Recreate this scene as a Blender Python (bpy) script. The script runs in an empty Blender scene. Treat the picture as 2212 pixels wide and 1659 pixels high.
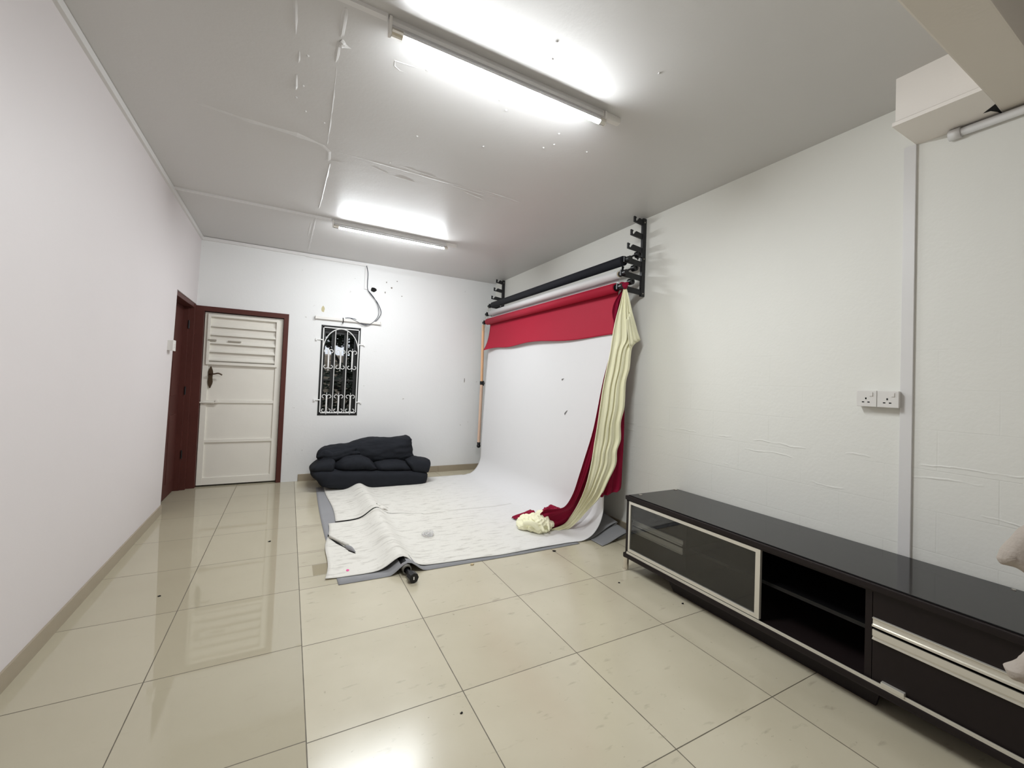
import bpy, bmesh, math, random
from mathutils import Vector, Matrix, noise
random.seed(4)
C = bpy.context.scene.collection
PI = math.pi
W, HH = 2212, 1659
# ---------------------------------------------------------------- camera
F, YAW, PIT, ROL, CH = 898.985, -0.491398, 1.595344, 0.039545, 1.317
SX, SY = 0.7, -23.7
RM = (Matrix.Rotation(YAW, 3, 'Z') @ Matrix.Rotation(PIT, 3, 'X') @ Matrix.Rotation(ROL, 3, 'Z'))
cam = bpy.data.cameras.new('camera')
cam.sensor_fit = 'HORIZONTAL'; cam.sensor_width = 36.0
cam.lens = F / W * 36.0
cam.shift_x = -SX / W; cam.shift_y = SY / W
cam.clip_start = 0.02; cam.clip_end = 200
co = bpy.data.objects.new('camera', cam); C.objects.link(co)
co.matrix_world = Matrix.Translation((0, 0, CH)) @ RM.to_4x4()
bpy.context.scene.camera = co
CP = Vector((0, 0, CH))
def at(u, v, ax, val):
    """survey helper: the point seen at photo pixel u,v that lies on the plane axis=val"""
    d = RM @ Vector(((u - W / 2 - SX) / F, -(v - HH / 2 - SY) / F, -1.0))
    return CP + d * ((val - CP[ax]) / d[ax])

XR, YB, H = 2.762, 5.809, 2.842
def xl(y, z): return -0.947 - 0.0068 * y + 0.0149 * z

# ---------------------------------------------------------------- materials
def srgb(r, g, b):
    f = lambda c: (c / 255 / 12.92) if c / 255 <= .04045 else ((c / 255 + .055) / 1.055) ** 2.4
    return (f(r), f(g), f(b), 1)
MATS = {}
def mat(name, col, rough=.5, metal=0, spec=.5, var=0, vscale=6, bump=0, bscale=30, trans=0, ior=1.45, coat=0):
    if name in MATS: return MATS[name]
    m = bpy.data.materials.new(name); m.use_nodes = True
    n, l = m.node_tree.nodes, m.node_tree.links
    b = n['Principled BSDF']
    b.inputs['Base Color'].default_value = col
    b.inputs['Roughness'].default_value = rough
    b.inputs['Metallic'].default_value = metal
    b.inputs['Specular IOR Level'].default_value = spec
    b.inputs['IOR'].default_value = ior
    b.inputs['Transmission Weight'].default_value = trans
    b.inputs['Coat Weight'].default_value = coat
    tc = n.new('ShaderNodeTexCoord')
    if var:
        nz = n.new('ShaderNodeTexNoise'); nz.inputs['Scale'].default_value = vscale
        nz.inputs['Detail'].default_value = 5
        l.new(tc.outputs['Object'], nz.inputs['Vector'])
        mx = n.new('ShaderNodeMix'); mx.data_type = 'RGBA'
        mx.inputs['A'].default_value = [c * (1 - var) for c in col[:3]] + [1]
        mx.inputs['B'].default_value = [min(1, c * (1 + var)) for c in col[:3]] + [1]
        l.new(nz.outputs['Fac'], mx.inputs['Factor'])
        l.new(mx.outputs['Result'], b.inputs['Base Color'])
    if bump:
        nb = n.new('ShaderNodeTexNoise'); nb.inputs['Scale'].default_value = bscale
        nb.inputs['Detail'].default_value = 4
        l.new(tc.outputs['Object'], nb.inputs['Vector'])
        bp = n.new('ShaderNodeBump'); bp.inputs['Strength'].default_value = bump
        bp.inputs['Distance'].default_value = .01
        l.new(nb.outputs['Fac'], bp.inputs['Height'])
        l.new(bp.outputs['Normal'], b.inputs['Normal'])
    MATS[name] = m
    return m
def nmath(m, op, a, b=None, c=None):
    nd = m.node_tree.nodes.new('ShaderNodeMath'); nd.operation = op
    for i, v in enumerate((a, b, c)):
        if v is None: continue
        if isinstance(v, (int, float)): nd.inputs[i].default_value = v
        else: m.node_tree.links.new(v, nd.inputs[i])
    return nd.outputs[0]
def mixc(m, fac, a, b):
    nd = m.node_tree.nodes.new('ShaderNodeMix'); nd.data_type = 'RGBA'; L = m.node_tree.links
    for k, v in (('Factor', fac), ('A', a), ('B', b)):
        if isinstance(v, (int, float, tuple, list)): nd.inputs[k].default_value = v
        else: L.new(v, nd.inputs[k])
    return nd.outputs['Result']
def pos(m):
    g = m.node_tree.nodes.new('ShaderNodeNewGeometry'); s = m.node_tree.nodes.new('ShaderNodeSeparateXYZ')
    m.node_tree.links.new(g.outputs['Position'], s.inputs[0]); return g.outputs['Position'], s.outputs
def tnoise(m, vec, scale, detail=4, stretch=None):
    n, l = m.node_tree.nodes, m.node_tree.links
    if stretch:
        mp = n.new('ShaderNodeMapping'); mp.inputs['Scale'].default_value = stretch
        l.new(vec, mp.inputs['Vector']); vec = mp.outputs[0]
    t = n.new('ShaderNodeTexNoise'); t.inputs['Scale'].default_value = scale; t.inputs['Detail'].default_value = detail
    l.new(vec, t.inputs['Vector']); return t.outputs['Fac']
def ramp(m, fac, lo, hi):
    nd = m.node_tree.nodes.new('ShaderNodeMapRange'); nd.inputs['From Min'].default_value = lo
    nd.inputs['From Max'].default_value = hi; m.node_tree.links.new(fac, nd.inputs['Value']); return nd.outputs[0]

def floor_mat():
    m = mat('floor_tiles', (.5, .46, .37, 1), rough=.12, ior=1.62)
    b = m.node_tree.nodes['Principled BSDF']; l = m.node_tree.links
    P, s = pos(m); x, y = s['X'], s['Y']
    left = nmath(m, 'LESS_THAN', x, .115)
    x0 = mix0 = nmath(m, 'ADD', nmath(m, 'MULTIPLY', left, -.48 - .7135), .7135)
    y0 = nmath(m, 'ADD', nmath(m, 'MULTIPLY', left, .012), 2.2651)
    gx = nmath(m, 'DIVIDE', nmath(m, 'SUBTRACT', x, x0), .6)
    gy = nmath(m, 'DIVIDE', nmath(m, 'SUBTRACT', y, y0), .6)
    def dist(g):   # distance to the nearest joint, metres
        fr = nmath(m, 'SUBTRACT', g, nmath(m, 'ROUND', g))
        return nmath(m, 'MULTIPLY', nmath(m, 'ABSOLUTE', fr), .6)
    dx, dy = dist(gx), dist(gy)
    dx = nmath(m, 'MINIMUM', dx, nmath(m, 'ABSOLUTE', nmath(m, 'SUBTRACT', x, .115)))
    # short cut tiles beside the paper
    strip = nmath(m, 'MULTIPLY', nmath(m, 'GREATER_THAN', x, .115), nmath(m, 'LESS_THAN', x, .6))
    for yy in (3.44, 3.21, 3.03, 4.03, 4.62):
        far = nmath(m, 'ADD', nmath(m, 'ABSOLUTE', nmath(m, 'SUBTRACT', y, yy)), nmath(m, 'SUBTRACT', 1, strip))
        dy = nmath(m, 'MINIMUM', dy, far)
    d = nmath(m, 'MINIMUM', dx, dy)
    wob = nmath(m, 'MULTIPLY', tnoise(m, P, 14), .0016)
    joint = nmath(m, 'LESS_THAN', d, nmath(m, 'ADD', wob, .0012))
    cloud = tnoise(m, P, 2.2, 5)
    tid = nmath(m, 'ADD', nmath(m, 'MULTIPLY', nmath(m, 'FLOOR', gx), 12.7), nmath(m, 'MULTIPLY', nmath(m, 'FLOOR', gy), 7.31))
    wn = m.node_tree.nodes.new('ShaderNodeTexWhiteNoise'); wn.noise_dimensions = '1D'
    l.new(tid, wn.inputs['W'])
    fac = nmath(m, 'ADD', nmath(m, 'MULTIPLY', cloud, .75), nmath(m, 'MULTIPLY', wn.outputs['Value'], .25))
    base = mixc(m, fac, srgb(178, 169, 146), srgb(208, 200, 178))
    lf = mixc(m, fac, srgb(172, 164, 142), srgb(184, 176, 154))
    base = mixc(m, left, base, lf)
    # scuffs and specks on the worn centre tiles
    sc = ramp(m, tnoise(m, P, 9, 8, (1, 2.6, 1)), .63, .74)
    sc2 = ramp(m, tnoise(m, P, 45, 3), .70, .76)
    dirt = nmath(m, 'MULTIPLY', nmath(m, 'MAXIMUM', nmath(m, 'MULTIPLY', sc, .35), nmath(m, 'MULTIPLY', sc2, .4)), nmath(m, 'SUBTRACT', 1, nmath(m, 'MULTIPLY', left, .85)))
    base = mixc(m, dirt, base, srgb(130, 120, 102))
    patch = nmath(m, 'MULTIPLY', nmath(m, 'LESS_THAN', nmath(m, 'ABSOLUTE', nmath(m, 'SUBTRACT', x, .25)), .05),
                  nmath(m, 'LESS_THAN', nmath(m, 'ABSOLUTE', nmath(m, 'SUBTRACT', y, 3.12)), .085))
    base = mixc(m, patch, base, srgb(160, 149, 122))
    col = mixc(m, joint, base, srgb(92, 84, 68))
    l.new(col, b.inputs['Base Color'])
    ro = nmath(m, 'ADD', nmath(m, 'MULTIPLY', nmath(m, 'SUBTRACT', 1, left), nmath(m, 'ADD', .10, nmath(m, 'MULTIPLY', cloud, .16))), .03)
    l.new(nmath(m, 'MAXIMUM', ro, nmath(m, 'MULTIPLY', joint, .6)), b.inputs['Roughness'])
    bp = m.node_tree.nodes.new('ShaderNodeBump'); bp.inputs['Strength'].default_value = .35; bp.inputs['Distance'].default_value = .002
    l.new(nmath(m, 'SUBTRACT', nmath(m, 'MULTIPLY', tnoise(m, P, 3.1, 2), .12), joint), bp.inputs['Height'])
    l.new(bp.outputs['Normal'], b.inputs['Normal'])
    return m

def wall_mat(name, col, blocks=False, stains=False, rough=.55, bump=.25, coarse=0):
    m = mat(name, col, rough=rough)
    b = m.node_tree.nodes['Principled BSDF']; l = m.node_tree.links; n = m.node_tree.nodes
    P, s = pos(m)
    h = nmath(m, 'ADD', nmath(m, 'MULTIPLY', tnoise(m, P, 60, 4), .18), nmath(m, 'MULTIPLY', tnoise(m, P, 7, 4), .6))
    base = mixc(m, tnoise(m, P, 1.6, 4), tuple(c * .955 for c in col[:3]) + (1,), col)
    if blocks:
        cmb = n.new('ShaderNodeCombineXYZ'); l.new(s['Y'], cmb.inputs[0]); l.new(s['Z'], cmb.inputs[1])
        br = n.new('ShaderNodeTexBrick'); l.new(cmb.outputs[0], br.inputs['Vector'])
        br.inputs['Scale'].default_value = 1; br.inputs['Brick Width'].default_value = .40; br.inputs['Row Height'].default_value = .195
        br.inputs['Mortar Size'].default_value = .003; br.inputs['Mortar Smooth'].default_value = .6
        vis = nmath(m, 'MULTIPLY', ramp(m, tnoise(m, P, 2.4, 3), .42, .62), ramp(m, s['Z'], 1.9, .9))
        jm = nmath(m, 'MULTIPLY', br.outputs['Fac'], vis)
        h = nmath(m, 'SUBTRACT', h, nmath(m, 'MULTIPLY', jm, .16))
        base = mixc(m, nmath(m, 'MULTIPLY', jm, .10), base, srgb(150, 150, 142))
        # plaster ridges wandering along the joints
        wv = nmath(m, 'ADD', s['Z'], nmath(m, 'MULTIPLY', tnoise(m, P, 5, 4), .06))
        for zz in (.80, .935, 1.0):
            rg = ramp(m, nmath(m, 'ABSOLUTE', nmath(m, 'SUBTRACT', wv, zz + .03)), .006, 0)
            rg = nmath(m, 'MULTIPLY', nmath(m, 'MAXIMUM', rg, 0), ramp(m, tnoise(m, P, 3.3 + zz, 3), .5, .6))
            h = nmath(m, 'ADD', h, nmath(m, 'MULTIPLY', rg, .9))
    if stains:
        spots = ramp(m, tnoise(m, P, 17, 6), .70, .75)
        zone = nmath(m, 'MULTIPLY', ramp(m, tnoise(m, P, 2.0, 2), .48, .58), .55)
        base = mixc(m, nmath(m, 'MULTIPLY', spots, zone), base, srgb(120, 112, 95))
    l.new(base, b.inputs['Base Color'])
    bp = n.new('ShaderNodeBump'); bp.inputs['Strength'].default_value = bump; bp.inputs['Distance'].default_value = .012
    l.new(h, bp.inputs['Height']); l.new(bp.outputs['Normal'], b.inputs['Normal'])
    return m

def paper_mat():
    m = mat('white_paper', (.8, .8, .8, 1), rough=.75, spec=.2)
    b = m.node_tree.nodes['Principled BSDF']; l = m.node_tree.links
    P, s = pos(m)
    on = ramp(m, s['X'], 2.35, 1.4)      # trodden part far from the hanging sweep
    streak = ramp(m, tnoise(m, P, 7, 7, (1.0, 4.0, 1)), .52, .76)
    fine = ramp(m, tnoise(m, P, 30, 5, (1, 2.5, 1)), .60, .76)
    f = nmath(m, 'MULTIPLY', nmath(m, 'ADD', nmath(m, 'MULTIPLY', streak, .38), nmath(m, 'MULTIPLY', fine, .36)), on)
    base = mixc(m, on, (.78, .77, .77, 1), (.75, .73, .67, 1))
    l.new(mixc(m, f, base, srgb(120, 110, 95)), b.inputs['Base Color'])
    return m

M = dict(
    floor=floor_mat(),
    wl=wall_mat('wall_paint_left', srgb(222, 216, 216), bump=.15),
    wb=wall_mat('wall_paint_back', srgb(232, 232, 231), stains=True, bump=.25),
    wr=wall_mat('wall_paint_right', srgb(234, 233, 226), blocks=True, bump=.3),
    wf=wall_mat('wall_paint_front', srgb(226, 221, 218)),
    ceil=wall_mat('ceiling_paint', srgb(209, 207, 205), rough=.42, bump=.22),
    beam=wall_mat('beam_paint', srgb(222, 214, 202)),
    boxp=wall_mat('boxing_paint', srgb(244, 238, 231)),
    trunk=mat('trunking_plastic', srgb(222, 220, 218), .4),
    skirt=mat('skirting_tile', srgb(160, 148, 128), .25, var=.06),
    brown=mat('brown_gloss_paint', srgb(84, 45, 39), .45, spec=.3, var=.18, vscale=3, bump=.1, bscale=12),
    brownd=mat('brown_door_paint', srgb(80, 43, 38), .55, spec=.25, var=.2, vscale=2),
    doorw=mat('door_enamel', srgb(236, 232, 222), .38, var=.03),
    bronze=mat('aged_bronze', srgb(92, 78, 62), .35, metal=.8),
    steelw=mat('dull_steel', srgb(176, 170, 158), .4, metal=.5),
    black=mat('black_metal', srgb(26, 26, 29), .4, var=.15),
    blackp=mat('black_plastic', srgb(18, 18, 21), .35),
    rollk=mat('black_paper', srgb(32, 33, 40), .7, spec=.3),
    paper=paper_mat(),
    red=mat('red_paper', srgb(172, 28, 54), .65, spec=.3, var=.04),
    grey=mat('grey_paper', srgb(148, 148, 150), .8, spec=.2, var=.06),
    card=mat('cardboard', srgb(196, 178, 142), .8),
    cream=mat('cream_cloth', srgb(250, 247, 214), .8, spec=.2, bump=.1, bscale=160),
    burg=mat('burgundy_cloth', srgb(140, 18, 52), .75, spec=.2, bump=.1, bscale=160),
    bag=mat('black_canvas', srgb(35, 37, 42), .85, spec=.2, var=.12, bump=.15, bscale=220),
    peach=mat('peach_wood', srgb(232, 182, 140), .5, var=.05),
    peachp=mat('pale_peach_wood', srgb(224, 190, 166), .5, var=.05),
    grille=mat('white_iron', srgb(230, 230, 228), .4),
    wframe=mat('dark_window_frame', srgb(24, 24, 24), .5),
    glass=mat('clear_glass', (1, 1, 1, 1), .0, trans=1, ior=1.1),
    smoked=mat('smoked_glass', (.52, .53, .53, 1), .03, trans=1, ior=1.5),
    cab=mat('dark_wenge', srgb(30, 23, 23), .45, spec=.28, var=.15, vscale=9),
    cabshade=mat('dark_wenge_shaded', srgb(12, 11, 12), .5),  # same wood for the shelf, its colour darkened to hold the shade inside
    cabtop=mat('black_glass_top', srgb(30, 30, 31), .10, spec=.35),
    alu=mat('aluminium', srgb(222, 218, 208), .32, metal=.55),
    chrome=mat('chrome', srgb(225, 220, 212), .15, metal=1),
    plast=mat('white_plastic', srgb(224, 221, 216), .35),
    dark=mat('dark_hole', srgb(12, 11, 11), .9),
    wire=mat('grey_wire', srgb(70, 74, 84), .5),
    clear=mat('crumpled_film', (.97, .97, .97, 1), .06, trans=.85, ior=1.3),
    pink=mat('pink_dot', srgb(226, 84, 150), .6),
    fabric=mat('beige_cloth', srgb(168, 158, 148), .9, var=.08, bump=.2, bscale=120),
    leaf=mat('dark_leaves', srgb(30, 42, 27), .6, var=.3),
    bark=mat('bark', srgb(36, 31, 27), .9),
    rubble=mat('rubble_wall', srgb(150, 138, 122), .9, var=.5, vscale=5, bump=.8, bscale=6),
    soil=mat('soil', srgb(80, 74, 60), .95, var=.3),
)
def emis(name, col, s):
    m = bpy.data.materials.new(name); m.use_nodes = True
    b = m.node_tree.nodes['Principled BSDF']
    b.inputs['Base Color'].default_value = (.8, .8, .8, 1)
    b.inputs['Emission Color'].default_value = col; b.inputs['Emission Strength'].default_value = s
    return m
M['tube'] = emis('lit_tube', (.955, 1.0, 1.03, 1), 372.0)

# ---------------------------------------------------------------- mesh helpers
def obj(name, bm, m, parent=None, smooth=False, recalc=True):
    if recalc: bmesh.ops.recalc_face_normals(bm, faces=bm.faces[:])
    me = bpy.data.meshes.new(name); bm.to_mesh(me); bm.free()
    if smooth:
        for p in me.polygons: p.use_smooth = True
    o = bpy.data.objects.new(name, me); C.objects.link(o)
    for mm in (m if isinstance(m, (list, tuple)) else [m]): me.materials.append(mm)
    if parent:
        o.parent = parent; o.matrix_parent_inverse = Matrix.Translation(-parent.location)
    return o
def thing(name, label, cat, loc, group=None):
    o = bpy.data.objects.new(name, None); C.objects.link(o); o.location = loc
    o.empty_display_size = .1
    return tag(o, label, cat, group)
def tag(o, label, cat, group=None, kind=None):
    o['label'] = label; o['category'] = cat
    if group: o['group'] = group
    if kind: o['kind'] = kind
    return o
def struct(name, bm, m, label, cat, **k):
    return tag(obj(name, bm, m, **k), label, cat, kind='structure')
def NB(): return bmesh.new()
def box(bm, a, b, bev=0, mi=0):
    a, b = Vector(a), Vector(b)
    r = bmesh.ops.create_cube(bm, size=1)
    vs = r['verts']
    for v in vs:
        v.co = Vector([(a[i] + b[i]) / 2 + v.co[i] * (b[i] - a[i]) for i in range(3)])
    fs = list({f for v in vs for f in v.link_faces})
    for f in fs: f.material_index = mi
    if bev:
        es = list({e for v in vs for e in v.link_edges})
        bmesh.ops.bevel(bm, geom=es, offset=bev, segments=2, affect='EDGES', profile=.7)
    return bm
def prism(bm, pts, vec, mi=0):
    """planar polygon pts pushed along vec"""
    vec = Vector(vec)
    a = [bm.verts.new(p) for p in pts]; b = [bm.verts.new(Vector(p) + vec) for p in pts]
    n = len(pts)
    fs = [bm.faces.new(a), bm.faces.new(b[::-1])]
    for i in range(n): fs.append(bm.faces.new((a[i], b[i], b[(i + 1) % n], a[(i + 1) % n])))
    for f in fs: f.material_index = mi
    return bm
def tube(bm, pts, r, seg=10, cap=True, radii=None, squash=None):
    pts = [Vector(p) for p in pts]; rings = []
    up = Vector((0, 0, 1))
    t0 = (pts[1] - pts[0]).normalized()
    if abs(t0.dot(up)) > .9: up = Vector((0, 1, 0))
    nrm = (up - t0 * up.dot(t0)).normalized()
    for i, p in enumerate(pts):
        if i == 0: t = pts[1] - pts[0]
        elif i == len(pts) - 1: t = pts[-1] - pts[-2]
        else: t = (pts[i + 1] - pts[i]).normalized() + (pts[i] - pts[i - 1]).normalized()
        t.normalize()
        nrm = (nrm - t * nrm.dot(t)).normalized(); bi = t.cross(nrm)
        rr = radii[i] if radii else r
        rings.append([bm.verts.new(p + (nrm * math.cos(a) + bi * math.sin(a) * (squash or 1)) * rr)
                      for a in [2 * PI * k / seg for k in range(seg)]])
    for a, b in zip(rings, rings[1:]):
        for k in range(seg): bm.faces.new((a[k], a[(k + 1) % seg], b[(k + 1) % seg], b[k]))
    if cap:
        bm.faces.new(rings[0][::-1]); bm.faces.new(rings[-1])
    return bm
def ring_tube(bm, a, b, ro, ri, seg=28):
    """hollow tube with wall"""
    a, b = Vector(a), Vector(b); t = (b - a).normalized()
    u = t.orthogonal().normalized(); w = t.cross(u)
    R = []
    for p, r in ((a, ro), (b, ro), (b, ri), (a, ri)):
        R.append([bm.verts.new(p + (u * math.cos(2 * PI * k / seg) + w * math.sin(2 * PI * k / seg)) * r) for k in range(seg)])
    for i in range(4):
        A, B = R[i], R[(i + 1) % 4]
        for k in range(seg): bm.faces.new((A[k], A[(k + 1) % seg], B[(k + 1) % seg], B[k]))
    return bm
def grid(bm, rows, mi=0):
    V = [[bm.verts.new(p) for p in r] for r in rows]
    for a, b in zip(V, V[1:]):
        for k in range(len(a) - 1):
            bm.faces.new((a[k], a[k + 1], b[k + 1], b[k])).material_index = mi
    return V
def thicken(bm, t):
    bmesh.ops.recalc_face_normals(bm, faces=bm.faces[:])
    bmesh.ops.solidify(bm, geom=bm.faces[:], thickness=t)
    return bm
def catmull(pts, n):
    pts = [Vector(p) for p in pts]; out = []
    for i in range(len(pts) - 1):
        p0 = pts[max(i - 1, 0)]; p1 = pts[i]; p2 = pts[i + 1]; p3 = pts[min(i + 2, len(pts) - 1)]
        for k in range(n):
            t = k / n
            out.append(.5 * ((2 * p1) + (p2 - p0) * t + (2 * p0 - 5 * p1 + 4 * p2 - p3) * t * t + (3 * p1 - p0 - 3 * p2 + p3) * t ** 3))
    out.append(pts[-1]); return out
def remesh(bm, voxel, smooth=6):
    me = bpy.data.meshes.new('work'); bm.to_mesh(me); bm.free()
    o = bpy.data.objects.new('work', me); C.objects.link(o)
    md = o.modifiers.new('r', 'REMESH'); md.mode = 'VOXEL'; md.voxel_size = voxel
    if smooth:
        s = o.modifiers.new('s', 'SMOOTH'); s.iterations = smooth; s.factor = .5
    dg = bpy.context.evaluated_depsgraph_get(); dg.update()
    ev = o.evaluated_get(dg); out = bmesh.new(); m2 = ev.to_mesh(); out.from_mesh(m2); ev.to_mesh_clear()
    bpy.data.objects.remove(o); bpy.data.meshes.remove(me)
    return out
def wrinkle(bm, amp, sc, seed=0, stretch=(1, 1, 1)):
    bm.normal_update()
    mv = []
    for v in bm.verts:
        p = Vector([v.co[i] * stretch[i] for i in range(3)]) * sc + Vector((seed, seed * 1.7, 0))
        r = 1 - abs(noise.noise(p)) * 2.2
        mv.append((v, v.normal * amp * (r * .6 + noise.noise(p * 2.3) * .5)))
    for v, d in mv: v.co += d
    return bm

# ================================================================ THE ROOM
YF = -0.75  # unseen front wall, its distance set so its bounce brightens the near room
b = NB(); box(b, (-1.6, YF - .2, -.12), (3.1, 6.05, 0)); struct('floor', b, M['floor'], 'cream polished tile floor with thin dark joints', 'floor')

# ceiling with the plaster seams and blobs that stand on it
b = NB(); box(b, (-1.6, YF - .2, H), (3.1, 6.05, H + .12))
def ridge(pts, w=.012, h=.004, rough=.35):
    P = []
    for p, q in zip(pts, pts[1:]):
        n = max(2, int((Vector(q) - Vector(p)).length / .035))
        P += [Vector(p).lerp(Vector(q), k / n) for k in range(n)]
    P.append(Vector(pts[-1])); rows = []
    for i, p in enumerate(P):
        t = (P[min(i + 1, len(P) - 1)] - P[max(i - 1, 0)]).normalized(); nn = Vector((-t.y, t.x))
        k = 1 + rough * noise.noise(Vector((p.x * 18, p.y * 18, 1.3))) * 2
        e = math.sin(PI * min(1, max(0.02, i / max(1, len(P) - 1)))) ** .3
        rows.append([(p.x + nn.x * w * k * s, p.y + nn.y * w * k * s, H + .001 - h * e * max(.2, k) * (1 - abs(s)) ** .8) for s in (-1, -.5, 0, .5, 1)])
    grid(b, rows)
c2 = lambda u, v: tuple(at(u, v, 2, H)[:2])
ridge([(-.05, 1.9), (-.045, 2.12)], .008); ridge([(-.03, 2.2), (-.03, 2.30)], .008); ridge([(-.04, 2.38), (-.04, 2.52)], .009, .005)
ridge([(.135, 1.84), (.135, 2.02)], .012, .005); ridge([(.13, 2.04), (.128, 2.2)], .010, .003)
ridge([(.135, 2.2), (.145, 2.6), (.15, 3.02)], .006, .003)
ridge([(-.55, 2.93), (-.3, 2.97), (-.03, 2.975), (.06, 3.0), (.125, 3.02), (.165, 3.08), (.175, 3.23)], .020, .007)
ridge([(.185, 3.25), (.18, 3.6), (.175, 3.9), (.165, 4.2)], .008, .006)
ridge([(.16, 4.3), (.15, 4.6), (.14, 5.2), (.13, 5.78)], .014, .004)
ridge([(.12, 4.62), (.11, 5.1)], .012, .003)
ridge([(.17, 3.05), (.5, 3.05), (1.0, 3.06), (1.9, 3.05)], .02, .0022)
for p, q in (((850, 380), (900, 395)), ((975, 400), (1050, 425)), ((1000, 413), (1050, 434)), ((870, 360), (950, 387)), ((800, 358), (845, 378)), ((1090, 425), (1130, 440)), ((1040, 410), (1110, 432)), ((700, 345), (745, 352))):
    ridge([c2(*p), c2(*q)], .007, .0035)
ridge([c2(732, 95), c2(745, 99), c2(762, 107)], .014, .006, .9); ridge([c2(735, 88), c2(748, 98)], .010, .006, .9)
ridge([c2(905, 148), c2(853, 131), c2(852, 142), c2(864, 153), c2(880, 157)], .005, .003)
for u, v in ((922, 151), (1080, 216), (1093, 238), (1133, 216), (901, 294), (1044, 316), (1174, 319), (1197, 312), (1208, 289), (1193, 128), (1203, 90), (842, 351), (910, 375), (1424, 158), (1268, 328), (640, 210), (660, 240), (655, 185), (700, 265), (665, 120)):
    x, y = c2(u, v); r = bmesh.ops.create_uvsphere(b, u_segments=8, v_segments=5, radius=.007)
    for w in r['verts']: w.co = Vector((x + w.co.x * random.uniform(.7, 1.2), y + w.co.y, H + w.co.z * .7))
struct('ceiling', b, M['ceil'], 'off-white plastered ceiling with repaired seams', 'ceiling')

# left wall (slightly out of plumb), doorway at its far end
b = NB()
def lwall(y0, y1, z0, z1):
    P = [(xl(y0, z0), y0, z0), (xl(y1, z0), y1, z0), (xl(y1, z1), y1, z1), (xl(y0, z1), y0, z1)]
    prism(b, P, (-.09, 0, 0))
D0, D1, DZ = 4.865, 5.80, 2.065
lwall(YF, D0, 0, H + .02); lwall(D0, 6.0, DZ, H + .02)
struct('wall_left', b, M['wl'], 'smooth white wall beside the brown doorway', 'wall')
b = NB()
WX0, WX1, WZ0, WZ1 = .345, .797, .826, 1.953
DX0, DX1, DZB = -.93, -.035, 2.055
for x0, x1, z0, z1 in ((-1.5, DX0, 0, H), (DX0, DX1, DZB, H), (DX1, WX0, 0, H), (WX0, WX1, 0, WZ0), (WX0, WX1, WZ1, H), (WX1, 3.0, 0, H)):
    box(b, (x0, YB, z0 - (.02 if z0 == 0 else 0)), (x1, YB + .16, z1 + (.02 if z1 == H else 0)))
box(b, (DX0 - .05, YB + .16, -.02), (DX1 + .05, YB + .2, DZB + .05))  # unseen backing added behind the white door to stop daylight through its gaps
wb = struct('wall_back', b, M['wb'], 'stained white end wall with the barred window', 'wall')
hb = NB(); hc = Vector((.945, YB, 2.497)); P = []
for k in range(18):
    a = 2 * PI * k / 18; r = .034 * (1 + .35 * noise.noise(Vector((math.cos(a) * 1.7, math.sin(a) * 1.7, 5))))
    P.append(hc + Vector((math.cos(a) * r * 1.15, -.0025, math.sin(a) * r * .85)))
prism(hb, P, (0, .003, 0)); obj('pipe_hole', hb, M['dark'], wb)
for k, (u, v, w, h) in enumerate(((698, 667, .020, .04), (835, 610, .006, .01), (846, 622, .012, .01), (858, 608, .008, .006), (832, 632, .006, .014), (868, 640, .008, .006), (1003, 822, .006, .03))):
    sb = NB(); c = at(u, v, 1, YB); P = []
    for j in range(12):
        a = 2 * PI * j / 12; q = 1 + .5 * noise.noise(Vector((math.cos(a) * 2, math.sin(a) * 2, k * 3.1)))
        P.append(c + Vector((math.cos(a) * w * q, -.0018, math.sin(a) * h * q)))
    prism(sb, P, (0, .003, 0)); obj('stain', sb, mat('stain_paint', srgb(196, 186, 150), .8) if k == 0 else mat('stain_grey', srgb(120, 112, 100), .8), wb)
b = NB(); box(b, (XR, YF, -.02), (XR + .15, 6.0, H + .02)); struct('wall_right', b, M['wr'], 'painted block wall behind the media cabinet', 'wall')
b = NB(); box(b, (-1.6, YF - .15, -.02), (3.0, YF, H + .02)); struct('wall_front', b, M['wf'], 'unseen plain wall behind the viewpoint, set close for its bounced light', 'wall')
# skirting tiles
b = NB(); prism(b, [(xl(YF, 0) - .01, YF, 0), (xl(D0, 0) - .01, D0, 0), (xl(D0, 0) + .011, D0, 0), (xl(YF, 0) + .011, YF, 0)], (0, 0, .082))
struct('baseboard_left', b, M['skirt'], 'beige skirting tiles along the smooth wall', 'skirting')
b = NB()
for x0, x1 in ((.15, .75), (.752, 1.35), (1.352, 1.95), (1.952, XR)): box(b, (x0, YB - .012, 0), (x1, YB + .01, .085), .002)
struct('baseboard_back', b, M['skirt'], 'beige skirting tiles under the window', 'skirting')
b = NB()
yy = 5.79
while yy > YF:
    box(b, (XR - .012, max(YF, yy - .598), 0), (XR + .01, yy, .09), .002); yy -= .6
struct('baseboard_right', b, M['skirt'], 'beige skirting tiles behind the cabinet', 'skirting')

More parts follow.
